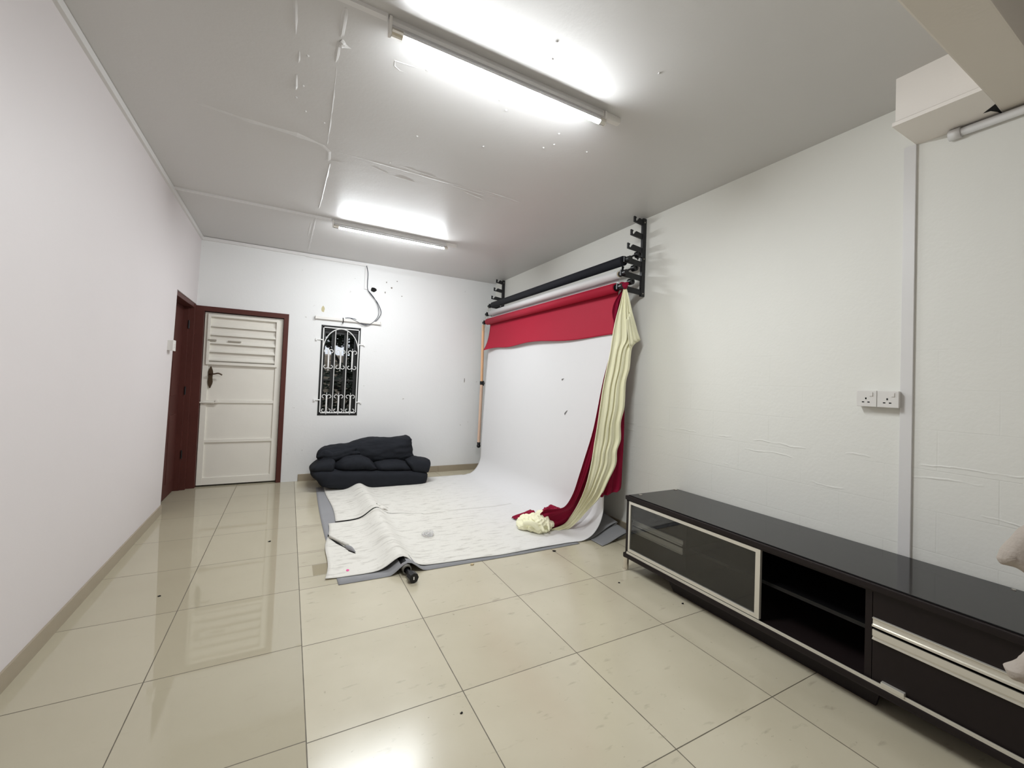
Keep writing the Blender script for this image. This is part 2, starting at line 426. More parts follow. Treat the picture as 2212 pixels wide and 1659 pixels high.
# surface trunking in the ceiling corners
b = NB()
for z0, z1, o in ((H - .042, H - .002, .018),):
    prism(b, [(xl(YF, H) - .01, YF, z0), (xl(5.8, H) - .01, 5.8, z0), (xl(5.8, H) + o, 5.8, z0), (xl(YF, H) + o, YF, z0)], (0, 0, z1 - z0))
struct('trim_1', b, M['trunk'], 'white cable trunking in the corner above the smooth wall', 'trunking')
b = NB()
x0 = xl(5.8, H) + .018
box(b, (x0, YB - .020, H - .040), (.13, YB + .002, H - .004)); box(b, (.12, YB - .022, H - .045), (.16, YB + .002, H - .004)); box(b, (.16, YB - .017, H - .048), (.835, YB + .002, H - .014))
box(b, (.825, YB - .016, 2.49), (.862, YB + .002, H - .03))
struct('trim_2', b, M['trunk'], 'white cable trunking along the top of the end wall', 'trunking')
b = NB(); box(b, (xl(1.79, H) + .018, 1.775, H - .016), (.295, 1.80, H + .002)); struct('trim_3', b, M['trunk'], 'narrow trunking feeding the near tube light', 'trunking')
b = NB(); box(b, (xl(4.4, H) + .018, 4.375, H - .016), (.29, 4.40, H + .002)); struct('trim_4', b, M['trunk'], 'narrow trunking feeding the far tube light', 'trunking')
# beam, boxing and pipe at the near right
b = NB(); box(b, (-1.2, .45, 2.612), (XR + .1, .60, H + .05), .006); struct('trim_5', b, M['beam'], 'plastered beam crossing under the ceiling', 'beam')
b = NB(); box(b, (2.49, .598, 2.635), (XR + .02, .883, H + .02)); box(b, (2.482, .598, 2.612), (XR + .02, .893, 2.630))
t5 = struct('trim_6', b, M['boxp'], 'pale boxed-in duct against the beam', 'boxing')
b = NB(); pq = [at(2124, 245, 2, 2.611), at(2150, 225, 2, 2.611), at(2160, 238, 2, 2.611), at(2168, 248, 2, 2.611), at(2155, 242, 2, 2.611), at(2140, 240, 2, 2.611)]
prism(b, pq, (0, 0, .004)); obj('broken_corner', b, M['dark'], t5)
b = NB(); tube(b, [(XR - .022, .745, 2.585), (XR - .022, .3, 2.585), (XR - .022, YF - .02, 2.585)], .019, 14); tube(b, [(XR - .022, .768, 2.585), (XR - .022, .728, 2.585)], .025, 14)
struct('trim_7', b, M['trunk'], 'pale capped pipe under the boxed-in duct', 'pipe', smooth=True)
b = NB(); box(b, (XR - .014, .89, .02), (XR + .002, .938, 2.612), .002); struct('trim_8', b, M['trunk'], 'upright trunking on the block wall beside the sockets', 'trunking')

# ================================================================ DOORS AND WINDOW
d1 = tag(thing('door_1', 'white metal door with louvred top and bronze handle', 'door', (-.48, YB, 0)), 'white metal door with louvred top and bronze handle', 'door', kind='structure')
b = NB()
box(b, (-1.02, YB - .012, 0), (DX0 + .050, YB + .10, DZB), .003); box(b, (DX1 - .052, YB - .012, 0), (DX1, YB + .10, DZB), .003); box(b, (DX0 + .047, YB - .012, DZB - .055), (DX1 - .050, YB + .10, DZB), .003)
obj('door_frame', b, M['brown'], d1)
LX0, LX1, LZ0, LZ1, LY = DX0 + .054, DX1 - .056, .018, 1.993, YB + .035
b = NB()
sw = .055
box(b, (LX0, LY, LZ0), (LX0 + sw, LY + .035, LZ1), .003); box(b, (LX1 - sw - .01, LY, LZ0), (LX1, LY + .035, LZ1), .003)
for z0, z1 in ((LZ0, .10), (.500, .535), (.955, .990), (1.385, 1.425), (1.94, LZ1)): box(b, (LX0 + sw - .002, LY + .001, z0), (LX1 - sw - .008, LY + .034, z1), .003)
box(b, (LX0 + sw - .01, LY + .016, LZ0 + .01), (LX1 - sw, LY + .026, LZ1 - .01))
leaf = obj('door_leaf', b, M['doorw'], d1)
b = NB()
fx0, fx1, fz0, fz1 = LX0 + .03, LX1 - .045, 1.395, 1.975
for q in ((fx0, fz0, fx0 + .028, fz1), (fx1 - .028, fz0, fx1, fz1), (fx0 + .026, fz0, fx1 - .026, fz0 + .030), (fx0 + .026, fz1 - .030, fx1 - .026, fz1)): box(b, (q[0], LY - .018, q[1]), (q[2], LY + .002, q[3]), .003)
obj('louvre_frame', b, M['doorw'], leaf)
for k in range(5):
    b = NB(); z = fz0 + .06 + k * .098
    prism(b, [(fx0 + .028, LY - .012, z), (fx0 + .028, LY - .008, z - .004), (fx0 + .028, LY + .015, z + .028), (fx0 + .028, LY + .011, z + .032)], (fx1 - fx0 - .056, 0, 0))
    box(b, (fx0 + .028, LY - .012, z - .014), (fx1 - .028, LY - .006, z + .002)); obj('louvre_slat', b, M['doorw'], leaf)
b = NB(); box(b, (fx0 + .01, LY - .022, 1.665), (fx0 + .09, LY - .010, 1.685), .002); box(b, (fx0 + .20, LY - .022, 1.668), (fx0 + .33, LY - .010, 1.682), .002); obj('louvre_catch', b, M['steelw'], leaf)
# lever handle
b = NB(); hx, hz = -.795, 1.285
P = []
for k in range(28):
    a = 2 * PI * k / 28; w = .023 - .004 * math.cos(6 * a); P.append((hx + math.cos(a) * w, LY, hz - .035 + math.sin(a) * .125))
prism(b, P, (0, -.008, 0)); ph = obj('handle_plate', b, M['bronze'], d1)
b = NB(); tube(b, [(hx, LY - .005, hz), (hx, LY - .045, hz)], .011, 12); tube(b, catmull([(hx, LY - .045, hz), (hx + .04, LY - .05, hz + .004), (hx + .08, LY - .05, hz + .012), (hx + .115, LY - .047, hz - .006)], 6), .008, 10)
obj('door_handle', b, M['bronze'], d1, smooth=True)
b = NB(); box(b, (LX0 + .02, LY - .014, .945), (LX0 + .13, LY, .975), .003); tube(b, [(LX0 - .01, LY - .018, .96), (LX0 + .17, LY - .018, .96)], .007, 10); box(b, (LX0 + .14, LY - .024, .962), (LX0 + .175, LY - .002, .985), .003)
obj('slide_bolt', b, M['doorw'], d1)

d2 = tag(thing('door_2', 'brown wooden door recessed at the end of the smooth wall', 'door', (-1.02, 5.33, 0)), 'brown wooden door recessed at the end of the smooth wall', 'door', kind='structure')
b = NB()
XW = xl(5.3, 1)
box(b, (-1.11, D0 - .002, 0), (xl(D0, 0) - .012, D0 + .03, DZ), .002)
box(b, (-1.11, D1 - .055, 0), (XW + .012, D1 + .005, DZ), .004); box(b, (-1.11, D1 - .070, 0), (-1.005, D1 - .05, DZ), .003)
prism(b, [(-1.11, D0, DZ - .045), (XW + .006, D0, DZ - .045), (XW + .006, D1, DZ - .045), (-1.11, D1, DZ - .045)], (0, 0, .048))
obj('door_frame', b, M['brown'], d2)
b = NB(); box(b, (-1.10, D0 + .03, .01), (-1.055, D1 - .068, DZ - .045), .003)
for z0, z1 in ((.15, .85), (1.05, 1.9)):
    for y0, y1 in ((D0 + .14, D0 + .42), (D0 + .50, D0 + .78)): box(b, (-1.06, y0, z0), (-1.050, y1, z1), .004)
obj('door_leaf', b, M['brownd'], d2)
for z in (.35, 1.05, 1.78):
    b = NB(); tube(b, [(-1.000, D1 - .075, z), (-1.000, D1 - .075, z + .09)], .007, 8); obj('hinge', b, M['black'], d2)
b = NB(); box(b, (-1.25, D0 - .3, -.02), (-1.12, D1 + .1, 2.3)); obj('backing_panel', b, M['brownd'], d2)

# window
w1 = tag(thing('window_1', 'narrow dark window with a white scrolled grille', 'window', (.57, YB, WZ0)), 'narrow dark window with a white scrolled grille', 'window', kind='structure')
b = NB(); fy0, fy1 = YB + .045, YB + .105
for q in ((WX0, WZ0, WX0 + .045, WZ1), (WX1 - .05, WZ0, WX1, WZ1), (WX0 + .04, WZ0, WX1 - .045, WZ0 + .035), (WX0 + .04, WZ1 - .09, WX1 - .045, WZ1), (.470, WZ0 + .03, .515, WZ1 - .08), (.620, WZ0 + .03, .665, WZ1 - .08), (.385, 1.255, .475, 1.275), (.510, 1.255, .625, 1.275), (.66, 1.255, .752, 1.275)):
    box(b, (q[0], fy0, q[1]), (q[2], fy1, q[3]), .003)
for q in ((WX0, WZ0, WX0 + .004, WZ1), (WX1 - .004, WZ0, WX1, WZ1), (WX0, WZ0, WX1, WZ0 + .004), (WX0, WZ1 - .004, WX1, WZ1)): box(b, (q[0], YB - .004, q[1]), (q[2], fy0, q[3]))
for q in ((WX0 - .012, WZ0 - .012, WX0, WZ1 + .012), (WX1, WZ0 - .012, WX1 + .012, WZ1 + .012), (WX0 - .012, WZ0 - .012, WX1 + .012, WZ0), (WX0 - .012, WZ1, WX1 + .012, WZ1 + .012)): box(b, (q[0], YB - .004, q[1]), (q[2], YB + .01, q[3]))
obj('window_frame', b, M['wframe'], w1)
for x0, x1 in ((WX0 + .03, .48), (.50, .637), (.657, WX1 - .03)):
    b = NB(); box(b, (x0, fy0 + .03, WZ0 + .03), (x1, fy0 + .034, WZ1 - .045)); obj('window_pane', b, M['glass'], w1)
b = NB(); gy = YB - .012; r = .0062
gx0, gx1, gz0, gz1 = WX0 + .015, WX1 - .010, WZ0 + .022, WZ1 - .018
for p, q in (((gx0, gz0), (gx0, gz1)), ((gx1, gz0), (gx1, gz1)), ((gx0, gz0), (gx1, gz0)), ((gx0, gz1), (gx1, gz1))): box(b, (min(p[0], q[0]) - .006, gy - .006, min(p[1], q[1]) - .006), (max(p[0], q[0]) + .006, gy + .006, max(p[1], q[1]) + .006))
cw = (gx1 - gx0) / 3; ac = ((gx0 + gx1) / 2, gz1 - .30); ar = (gx1 - gx0) / 2
tube(b, [(ac[0] + math.cos(a) * ar, gy, ac[1] + math.sin(a) * .295) for a in [PI * k / 24 for k in range(25)]], r, 8)
for k in (1, 2): tube(b, [(gx0 + cw * k, gy, gz0), (gx0 + cw * k, gy, gz1 - .018)], r * .8, 8)
def scroll(cx, cz, s, up):
    P = []
    for k in range(22):
        t = k / 21; a = t * 1.55 * PI; rr = .030 * (1 - .62 * t)
        P.append((cx + s * (.033 - rr * math.cos(a)), gy, cz + up * (rr * 1.1 * math.sin(a))))
    tube(b, P, .0048, 7)
for top, bot in ((1.640, 1.430), (1.062, .872)):
    for k in range(3):
        cx = gx0 + cw * (k + .5)
        tube(b, [(cx, gy, top + .045), (cx, gy, top - .02)], .0035, 6)
        tube(b, [(cx, gy, top - .01), (cx, gy, bot + .01)], .0105, 8); tube(b, [(cx, gy, bot + .02), (cx, gy, bot - .045)], .0035, 6)
        for s in (-1, 1): scroll(cx, top - .01, s, 1); scroll(cx, bot + .01, s, -1)
obj('window_grille', b, M['grille'], w1, smooth=False)
for x0, x1, z in ((WX0 - .065, gx0, 1.775), (gx1, WX1 + .06, 1.745), (WX0 - .055, gx0, 1.010), (gx1, WX1 + .05, .985)):
    b = NB(); tube(b, [(x0, gy + .008, z), (x1, gy, z)], .008, 8)
    xe = x0 if x0 < .5 else x1
    box(b, (xe - .010, gy - .006, z - .016), (xe + .010, YB + .002, z + .012), .003); obj('fixing_lug', b, M['grille'], w1)

# ================================================================ OUTSIDE THE WINDOW
b = NB(); box(b, (-6, 6.05, -.25), (8, 22, -.15)); tag(obj('outdoor_ground', b, M['soil']), 'bare ground outside the window', 'ground', kind='structure')
b = NB(); box(b, (-3, 9.0, -.2), (6, 9.25, 1.72)); bmesh.ops.subdivide_edges(b, edges=b.edges[:], cuts=14, use_grid_fill=True); wrinkle(b, .05, 3.1, 3)
tag(obj('boundary_wall', b, M['rubble']), 'beige rubble wall seen through the barred window', 'wall', kind='structure')
def tree(label, x, y, h, blobs, n, slant=0, branches=()):
    t = thing('tree', label, 'tree', (x, y, -.15), 'trees outside the window')
    b = NB(); P = catmull([(x, y, -.2), (x + slant * .5, y, h * .4), (x + slant, y, h * .75), (x + slant * 1.3, y, h)], 5)
    tube(b, P, .05, 9, radii=[.075 - .05 * k / (len(P) - 1) for k in range(len(P))])
    for p, q, r in branches:
        tube(b, catmull([p, (Vector(p) + Vector(q)) / 2 + Vector((.03, 0, .06)), q], 4), r, 7)
    obj('trunk', b, M['bark'], t, smooth=True)
    b = NB()
    for c, r, k in blobs:
        for i in range(int(n * k)):
            d = Vector((random.gauss(0, 1), random.gauss(0, 1), random.gauss(0, 1))).normalized() * random.random() ** .4
            p = Vector(c) + Vector([d[j] * r[j] for j in range(3)]); s = random.uniform(.035, .08)
            e = Matrix.Rotation(random.uniform(0, 6.28), 3, 'Z') @ Matrix.Rotation(random.uniform(-1.2, 1.2), 3, 'X')
            V = [b.verts.new(p + e @ Vector(q)) for q in ((-s, 0, 0), (-.2 * s, -s * .42, .01), (s, 0, 0), (-.2 * s, s * .42, .01))]; b.faces.new(V)
    obj('foliage', b, M['leaf'], t, recalc=False)
tree('dark leafy tree filling the top of the barred window', 1.05, 7.9, 3.2, [((1.15, 7.9, 2.15), (.55, .35, .55), 1.3), ((.72, 7.8, 2.3), (.3, .3, .35), .45), ((1.02, 7.7, 1.35), (.16, .3, .75), 1.6), ((.62, 7.75, 1.95), (.22, .2, .16), .35), ((.75, 7.9, 1.35), (.35, .3, .3), .35)], 620, -.10,
     [((.98, 7.9, 1.0), (.55, 7.7, 1.85), .022), ((.95, 7.9, 1.25), (1.25, 7.8, 2.1), .02), ((.98, 7.9, .9), (.62, 7.8, 1.15), .028)])
tree('low dark shrubby tree across the foot of the barred window', .62, 7.2, 1.25, [((.62, 7.2, .75), (.3, .25, .22), .35), ((.85, 7.4, .55), (.45, .3, .2), .5), ((.98, 7.1, 1.0), (.12, .2, .55), .8), ((.6, 7.3, 1.05), (.3, .2, .3), .35)], 420, .12,
     [((.66, 7.2, .6), (.95, 7.3, 1.0), .02), ((.64, 7.2, .5), (.45, 7.2, 1.1), .018), ((.45, 7.0, .98), (1.0, 7.1, .95), .018)])

# ================================================================ TUBE LIGHTS
def lamp(label, x0, x1, y, z0, first=None):
    if first:
        root = first.copy(); C.objects.link(root); root.location = (x0, y, H)
        for ch in list(first.children):
            c = ch.copy(); C.objects.link(c); c.parent = root; c.matrix_parent_inverse = ch.matrix_parent_inverse.copy()
        tag(root, label, 'light', 'ceiling tube lights'); return root
    t = thing('tube_light', label, 'light', (x0, y, H), 'ceiling tube lights')
    L = x1 - x0
    b = NB(); P = [(x0, y - .014, H + .001), (x0, y - .020, H - .022), (x0, y - .014, H - .034), (x0, y + .016, H - .034), (x0, y + .022, H - .022), (x0, y + .018, H + .001)]
    prism(b, P, (L - .13, 0, 0)); obj('housing', b, mat('lamp_housing', srgb(205, 203, 200), .4), t)
    b = NB(); box(b, (x0 + L - .13, y - .012, H - .034), (x0 + L, y + .018, H + .001), .004); obj('end_cover', b, M['plast'], t)
    def arc(a0, a1, m, nm):      # lower half glows, upper half is the metal back of the tube
        b = NB(); rows = []
        for xx in (x0 + .055, x0 + L - .150):
            rows.append([(xx, y - .008 + math.sin(a) * .017, H - .062 - math.cos(a) * .017) for a in [a0 + (a1 - a0) * k / 10 for k in range(11)]])
        grid(b, rows)
        for f in b.faces:
            f.normal_update()
            c = f.calc_center_median()
            if f.normal.dot(c - Vector((c.x, y - .008, H - .062))) < 0: f.normal_flip()
        return obj(nm, b, m, t, smooth=True, recalc=False)
    tb = arc(-1.18, 1.18, M['tube'], 'lamp_tube'); arc(1.18, 2 * PI - 1.18, mat('tube_back', srgb(200, 200, 200), .5), 'tube_back')
    for xa, xb in ((x0 + .008, x0 + .055), (x0 + L - .150, x0 + L - .115)):
        b = NB(); tube(b, [(xa, y - .008, H - .062), (xb, y - .008, H - .062)], .0185, 12)
        ho = obj('tube_cap', b, M['chrome'], t, smooth=False)
    for xa in (x0 - .004, x0 + L - .118):
        b = NB(); box(b, (xa, y - .022, H - .078), (xa + .012, y + .010, H - .003), .003); obj('lamp_holder', b, M['plast'], t)
    return t
l1 = lamp('bright tube light nearer the viewer, crossing the middle of the ceiling', .305, 1.585, 1.795, 0)
l2 = lamp('bright tube light farther off, near the end wall', .305, 1.585, 4.40, 0, l1)

# ================================================================ WALL BRACKETS FOR THE ROLLS
LV = [2.815, 2.690, 2.565, 2.440, 2.315, 2.190]           # hook heights
HXS = [2.650, 2.617, 2.583, 2.548, 2.512, 2.475]          # hook centres
def bracket(label, y):
    t = thing('roller_bracket', label, 'bracket', (XR, y, 2.48), 'six-arm brackets for the backdrop rolls')
    b = NB(); box(b, (XR - .042, y - .012, 2.135), (XR + .001, y + .012, 2.835), .002)
    obj('wall_post', b, M['black'], t)
    for z, hx in zip(LV, HXS):
        b = NB(); r = .013
        P = [(XR - .04, y - .007, z + .004), (hx + .030, y - .007, z + .016), (hx + .008, y - .007, z - .012)]
        P += [(hx + math.cos(a) * r, y - .007, z - .006 + math.sin(a) * r) for a in [-.3 * PI - k * .12 * PI for k in range(8)]]
        P += [(hx - .004, y - .007, z + .016), (hx - .030, y - .007, z + .022), (hx - .030, y - .007, z - .028), (XR - .04, y - .007, z - .042)]
        prism(b, P, (0, .014, 0)); obj('hook_arm', b, M['black'], t)
    for z in (2.80, 2.47, 2.16):
        b = NB(); tube(b, [(XR - .022, y - .011, z), (XR - .022, y - .016, z)], .006, 8); obj('screw_head', b, M['steelw'], t)
    return t
YR0, YL0 = 2.73, 5.51
br = bracket('black six-arm bracket at the near end of the backdrop rolls, above the cloths', YR0)
bl = br.copy(); C.objects.link(bl); bl.location.y = YL0; tag(bl, 'black six-arm bracket at the far end of the backdrop rolls, by the room corner', 'bracket', 'six-arm brackets for the backdrop rolls')
for ch in list(br.children):
    c = ch.copy(); C.objects.link(c); c.parent = bl; c.matrix_parent_inverse = ch.matrix_parent_inverse.copy()
b = NB(); tube(b, [(XR - .044, YR0 - .004, 2.483), (XR - .075, YR0 - .004, 2.487)], .008, 8)
prism(b, [(XR - .10, YR0 - .010, 2.505), (XR - .085, YR0 - .010, 2.512), (XR - .075, YR0 - .010, 2.495), (XR - .062, YR0 - .010, 2.498), (XR - .060, YR0 - .010, 2.476), (XR - .078, YR0 - .010, 2.474), (XR - .085, YR0 - .010, 2.455), (XR - .098, YR0 - .010, 2.470), (XR - .088, YR0 - .010, 2.485)], (0, .012, 0))
obj('wing_knob', b, M['blackp'], br)

def roll(name, label, lvl, r, y0, y1, pm, cm):
    hx, z = HXS[lvl], LV[lvl] - .006
    t = thing(name, label, 'backdrop', (hx, (y0 + y1) / 2, z), 'paper backdrops on the wall brackets')
    b = NB(); ring_tube(b, (hx, y0, z), (hx, y1, z), r, r * .72, 36); obj('paper_roll', b, pm, t, smooth=False)
    for p in t.children: 
        for f in p.data.polygons: f.use_smooth = abs(f.normal.y) < .5
    b = NB(); ring_tube(b, (hx, y0 - .004, z), (hx, y1 + .004, z), r * .72, r * .60, 28); obj('core_tube', b, cm, t)
    for ye, s in ((y0, -1), (y1, 1)):
        b = NB(); tube(b, [(hx, ye - s * .05, z), (hx, ye + s * .012, z)], r * .60, 20)
        tube(b, [(hx, ye + s * .012, z), (hx, ye + s * .03, z)], .022, 16); tube(b, [(hx, ye + s * .03, z), (hx, YR0 - .02 if s < 0 else YL0 + .02, z)], .009, 10)
        yk = (YR0 - .03) if s < 0 else (YL0 + .045)
        tube(b, [(hx, yk + .016, z), (hx, yk - .016, z)], .026, 18)
        pl = obj('roll_plug', b, M['blackp'], t)
        if s < 0:
            b = NB(); tube(b, [(hx, yk, z + .01), (hx + .045, yk - .005, z + .035), (hx + .085, yk - .01, z + .048)], .008, 8)
            tube(b, [(hx + .085, yk + .006, z + .050), (hx + .087, yk - .030, z + .050)], .027, 18); ring_tube(b, (hx + .087, yk - .030, z + .050), (hx + .087, yk - .036, z + .050), .027, .013, 18)
            obj('tension_wheel', b, M['blackp'], t)
        else:
            b = NB()
            for dx in (-.02, .02): tube(b, [(hx + dx, yk, z), (hx + dx * .9, yk + .004, z - .06), (hx + dx * .8, yk, z - .125)], .0035, 6)
            obj('bead_chain', b, M['steelw'], t)
    return t
rk = roll('black_backdrop', 'black paper backdrop rolled up, topmost of the three rolls', 3, .043, 2.765, 5.44, M['rollk'], M['rollk'])
rw = roll('white_backdrop', 'white paper backdrop hanging down and sweeping out over the floor', 4, .035, 2.775, 5.44, M['paper'], M['card'])
rr = roll('red_backdrop', 'red paper backdrop with a short wavy end, lowest of the three rolls', 5, .043, 2.77, 5.44, M['red'], M['blackp'])
b = NB(); ye = 2.80
prism(b, [(HXS[3] + .02, ye + .005, 2.40), (HXS[3] + .045, ye + .005, 2.40), (HXS[3] + .03, ye + .005, 2.33), (HXS[3] + .015, ye + .005, 2.345)], (0, .004, 0)); obj('loose_corner', b, M['rollk'], rk)

# ---- red sheet
b = NB(); rows = []
hx, hz = HXS[5], LV[5] - .006
for i in range(34):
    fi = i / 33; row = []
    for j in range(61):
        fj = j / 60
        y = 2.785 + (5.435 - 2.785) * fj
        zb = 1.785 - .022 * math.sin(fj * 9) * math.sin(fj * PI) + .03 * math.exp(-((fj - .9) / .12) ** 2) - .03 * (fj ** 8)
        if fi < .2:
            a = PI * (.75 - .75 * fi / .2); x = hx + math.cos(a) * .0445; z = hz + math.sin(a) * .0445
        else:
            t = (fi - .2) / .8; z = hz + (zb - hz) * t
            x = hx + .0445 - .03 * t + .010 * t * math.sin(fj * 7 + 1) - .015 * t ** 3 * (1 - math.cos(fj * 6)) * .6
            x -= t ** 3 * .075 * fj ** 12
        row.append((x, y, z))
    rows.append(row)
grid(b, rows); thicken(b, .0012); obj('hanging_sheet', b, M['red'], rr, smooth=True)
b = NB(); c = [at(1085, 736, 0, 2.418), at(1077, 748, 0, 2.418), at(1070, 753, 0, 2.418), at(1073, 747, 0, 2.418), at(1080, 740, 0, 2.418)]

# ---- white sheet: hangs, sweeps and lies on the floor
hx, hz = HXS[4], LV[4] - .006
prof = []
for k in range(7):
    a = PI * (.75 - .75 * k / 6); prof.append((hx + math.cos(a) * .0362, hz + math.sin(a) * .0362))
R = .27; SW = .24
xs = hx + .0362
for k in range(1, 21):
    t = k / 20; prof.append((xs - .095 * (1 - (1 - t) ** 1.6), hz + (R + .008 - hz) * t))
xs -= .095
for k in range(1, 17):
    a = (PI / 2) * k / 16; prof.append((xs - SW * (1 - math.cos(a)), .008 + R * (1 - math.sin(a))))
xe = xs - SW
def hangx(z):      # where the hanging part is at height z
    t = (hz - z) / (hz - R - .008); return hx + .0362 - .095 * (1 - (1 - t) ** 1.6)
def hump(y):
    return .078 * (1 - .25 * max(0, (y - 4.4) / 1.2)) * (1 + .08 * math.sin(y * 5))
def bumpz(x, y):
    cx = .765 + .02 * math.sin(y * 1.7)
    d = x - cx
    g = math.exp(-(d / .085) ** 2) if d > 0 else math.exp(-(d / .10) ** 2)
    z = hump(y) * g
    z += .010 * math.exp(-((x - .98) / .09) ** 2) * math.exp(-((y - 3.9) / .5) ** 2)
    z += .0035 * (noise.noise(Vector((x * 3, y * 2.2, 0))) + .6)
    return z
def sheet(y0f, y1f, ny, xleft, lift):
    rows = []
    nx = 72
    for j in range(ny + 1):
        f = j / ny; row = []
        for k, (px, pz) in enumerate(prof):
            y = y0f(px) * (1 - f) + y1f(px) * f
            row.append((px - .006 * math.sin(y * 2.1) * (min(1, max(0, k - 10) / 8) if pz > .02 else 0), y, pz))
        for k in range(1, nx + 1):
            xl_ = xleft(f); x = xe + (xl_ - xe) * k / nx
            y = y0f(x) * (1 - f) + y1f(x) * f
            row.append((x, y, .008 + bumpz(x, y) + lift(x, f)))
        rows.append(row)
    return rows
def ynear(x):
    if x > 2.35: return 2.815 + .0 * x
    if x > 2.1: return 2.815 + (2.35 - x) * .10
    return 2.84 + .095 * max(0, (1.5 - x)) / 1.2 if x < 1.5 else 2.84
def ymid(x): return 3.99 + .015 * math.sin(x * 9) + (.03 * math.sin((x - .3) * 3.0) if x < 1.3 else 0)
def ygap(x): return ymid(x) + max(0, min(.045, (1.22 - x) * .07))
b = NB()
rows1 = sheet(ynear, ymid, 40, lambda f: .265 + .095 * f + .012 * math.sin(f * 9), lambda x, f: (.012 * max(0, f - .93) / .07 * (1 if x < 1.2 else 0)) + .004 * max(0, (.33 - x) / .06))
rows2 = sheet(ygap, lambda x: 5.46 if x > 2.3 else 5.48, 50, lambda f: .425 + .015 * math.sin(f * 6) + .005 * f, lambda x, f: .010 * max(0, .06 - f) / .06 * (1 if x < 1.2 else 0))
grid(b, rows1); grid(b, rows2)
for vv in b.verts: vv.co.z = max(vv.co.z, .0075)
bmesh.ops.remove_doubles(b, verts=b.verts[:], dist=.0002)
bmesh.ops.recalc_face_normals(b, faces=b.faces[:])
up = sum(f.normal.z * f.calc_area() for f in b.faces)
if up < 0: bmesh.ops.reverse_faces(b, faces=b.faces[:])
bmesh.ops.solidify(b, geom=b.faces[:], thickness=.0015)
wsheet = obj('paper_sheet', b, M['paper'], rw, smooth=True, recalc=False)
def onpaper(u, v, dz=.001):
    p = at(u, v, 2, .012); return Vector((p.x, p.y, .008 + bumpz(p.x, p.y) + dz))
# torn strip near the corner, curled flaps
b = NB(); A, Bq = onpaper(712, 1162), onpaper(752, 1181); t = (Bq - A); nn = Vector((-t.y, t.x, 0)).normalized()
tube(b, [A + Vector((0, 0, .012)), A.lerp(Bq, .5) + Vector((0, 0, .014)), Bq + Vector((0, 0, .012))], .011, 10, squash=.8); obj('curled_tear', b, M['paper'], rw, smooth=True)
b = NB(); A2, B2 = onpaper(745, 1180), onpaper(768, 1194)
rows = []
for k in range(9):
    f = k / 8; p = A2.lerp(B2, f); w = .020 * math.sin(PI * (f * .9 + .08))
    rows.append([p + nn * w * s + Vector((0, 0, .004 + .022 * (1 - s * s) * math.sin(PI * f))) for s in (-1, -.5, 0, .5, 1)])
grid(b, rows); thicken(b, .001); obj('torn_flap', b, M['grey'], rw, smooth=True)
b = NB()
for (p, q, w) in (((709, 1161), (750, 1186), .010), ((746, 1184), (768, 1196), .012), ((708, 1153), (711, 1162), .006)):
    p, q = onpaper(*p, dz=.0005), onpaper(*q, dz=.0005); t = (q - p); n2 = Vector((-t.y, t.x, 0)).normalized()
    prism(b, [p + n2 * w * .3, p.lerp(q, .5) + n2 * w, q, p.lerp(q, .5) - n2 * w], (0, 0, .002))
obj('tear_gap', b, M['dark'], rw)
b = NB(); c = onpaper(751, 1231, .001); prism(b, [c + Vector((.010 * math.cos(a), .015 * math.sin(a), 0)) for a in [2 * PI * k / 16 for k in range(16)]], (0, 0, .001)); obj('sticker', b, M['pink'], rw)['label'] = 'small pink round sticker'
# raised white flaps in the middle of the split
b = NB()
for (u, v, w, h, an) in ((826, 1106, .05, .030, .3), (818, 1103, .03, .025, 1.9)):
    c = onpaper(u, v, .0); e = Matrix.Rotation(an, 3, 'Z')
    rows = [[c + e @ Vector((x * w, (y - .5) * .05, .004 + h * math.sin(PI * (y * .5)) * (1 - abs(x)))) for x in (-1, -.5, 0, .5, 1)] for y in (0, .3, .6, 1)]
    grid(b, rows)
thicken(b, .001); obj('torn_flap', b, M['paper'], rw, smooth=True)
# tears and scuffs on the hanging part
b = NB()
def quadx(pts):
    c = at(*pts[0], 0, 2.46); X = hangx(c.z) - .006 * math.sin(c.y * 2.1) - .003
    prism(b, [at(u, v, 0, X) for u, v in pts], (-.0012, 0, 0))
quadx(((1226, 886), (1224, 890), (1220, 897), (1219, 893), (1223, 888))); quadx(((1218, 817), (1214, 822), (1213, 819)))
obj('tear_gap', b, mat('tear_grey', srgb(120, 118, 116), .8), rw)

# ---- grey paper underneath, with its core tube under the hump
g = thing('grey_backdrop', 'grey paper backdrop lying under the white sheet, on a black core', 'backdrop', (1.5, 4.0, 0))
b = NB(); rows = []
for j in range(25):
    f = j / 24; row = []
    for k in range(70):
        q = k / 69; x = .335 + (2.20 - .335) * q - .02 * math.sin(f * PI); y = (2.835 - .035 * min(1, q * 1.4)) * (1 - f) + 5.40 * f
        if k < 0: pass
        d = abs(x - .765); arch = max(0, hump(y) * math.exp(-((x - .77) / .085) ** 2) - .012) if y < 5.3 else 0
        row.append((x, y, .0035 + arch * .98))
    rows.append(row)
grid(b, rows); thicken(b, .0012); obj('paper_sheet', b, M['grey'], g, smooth=True)
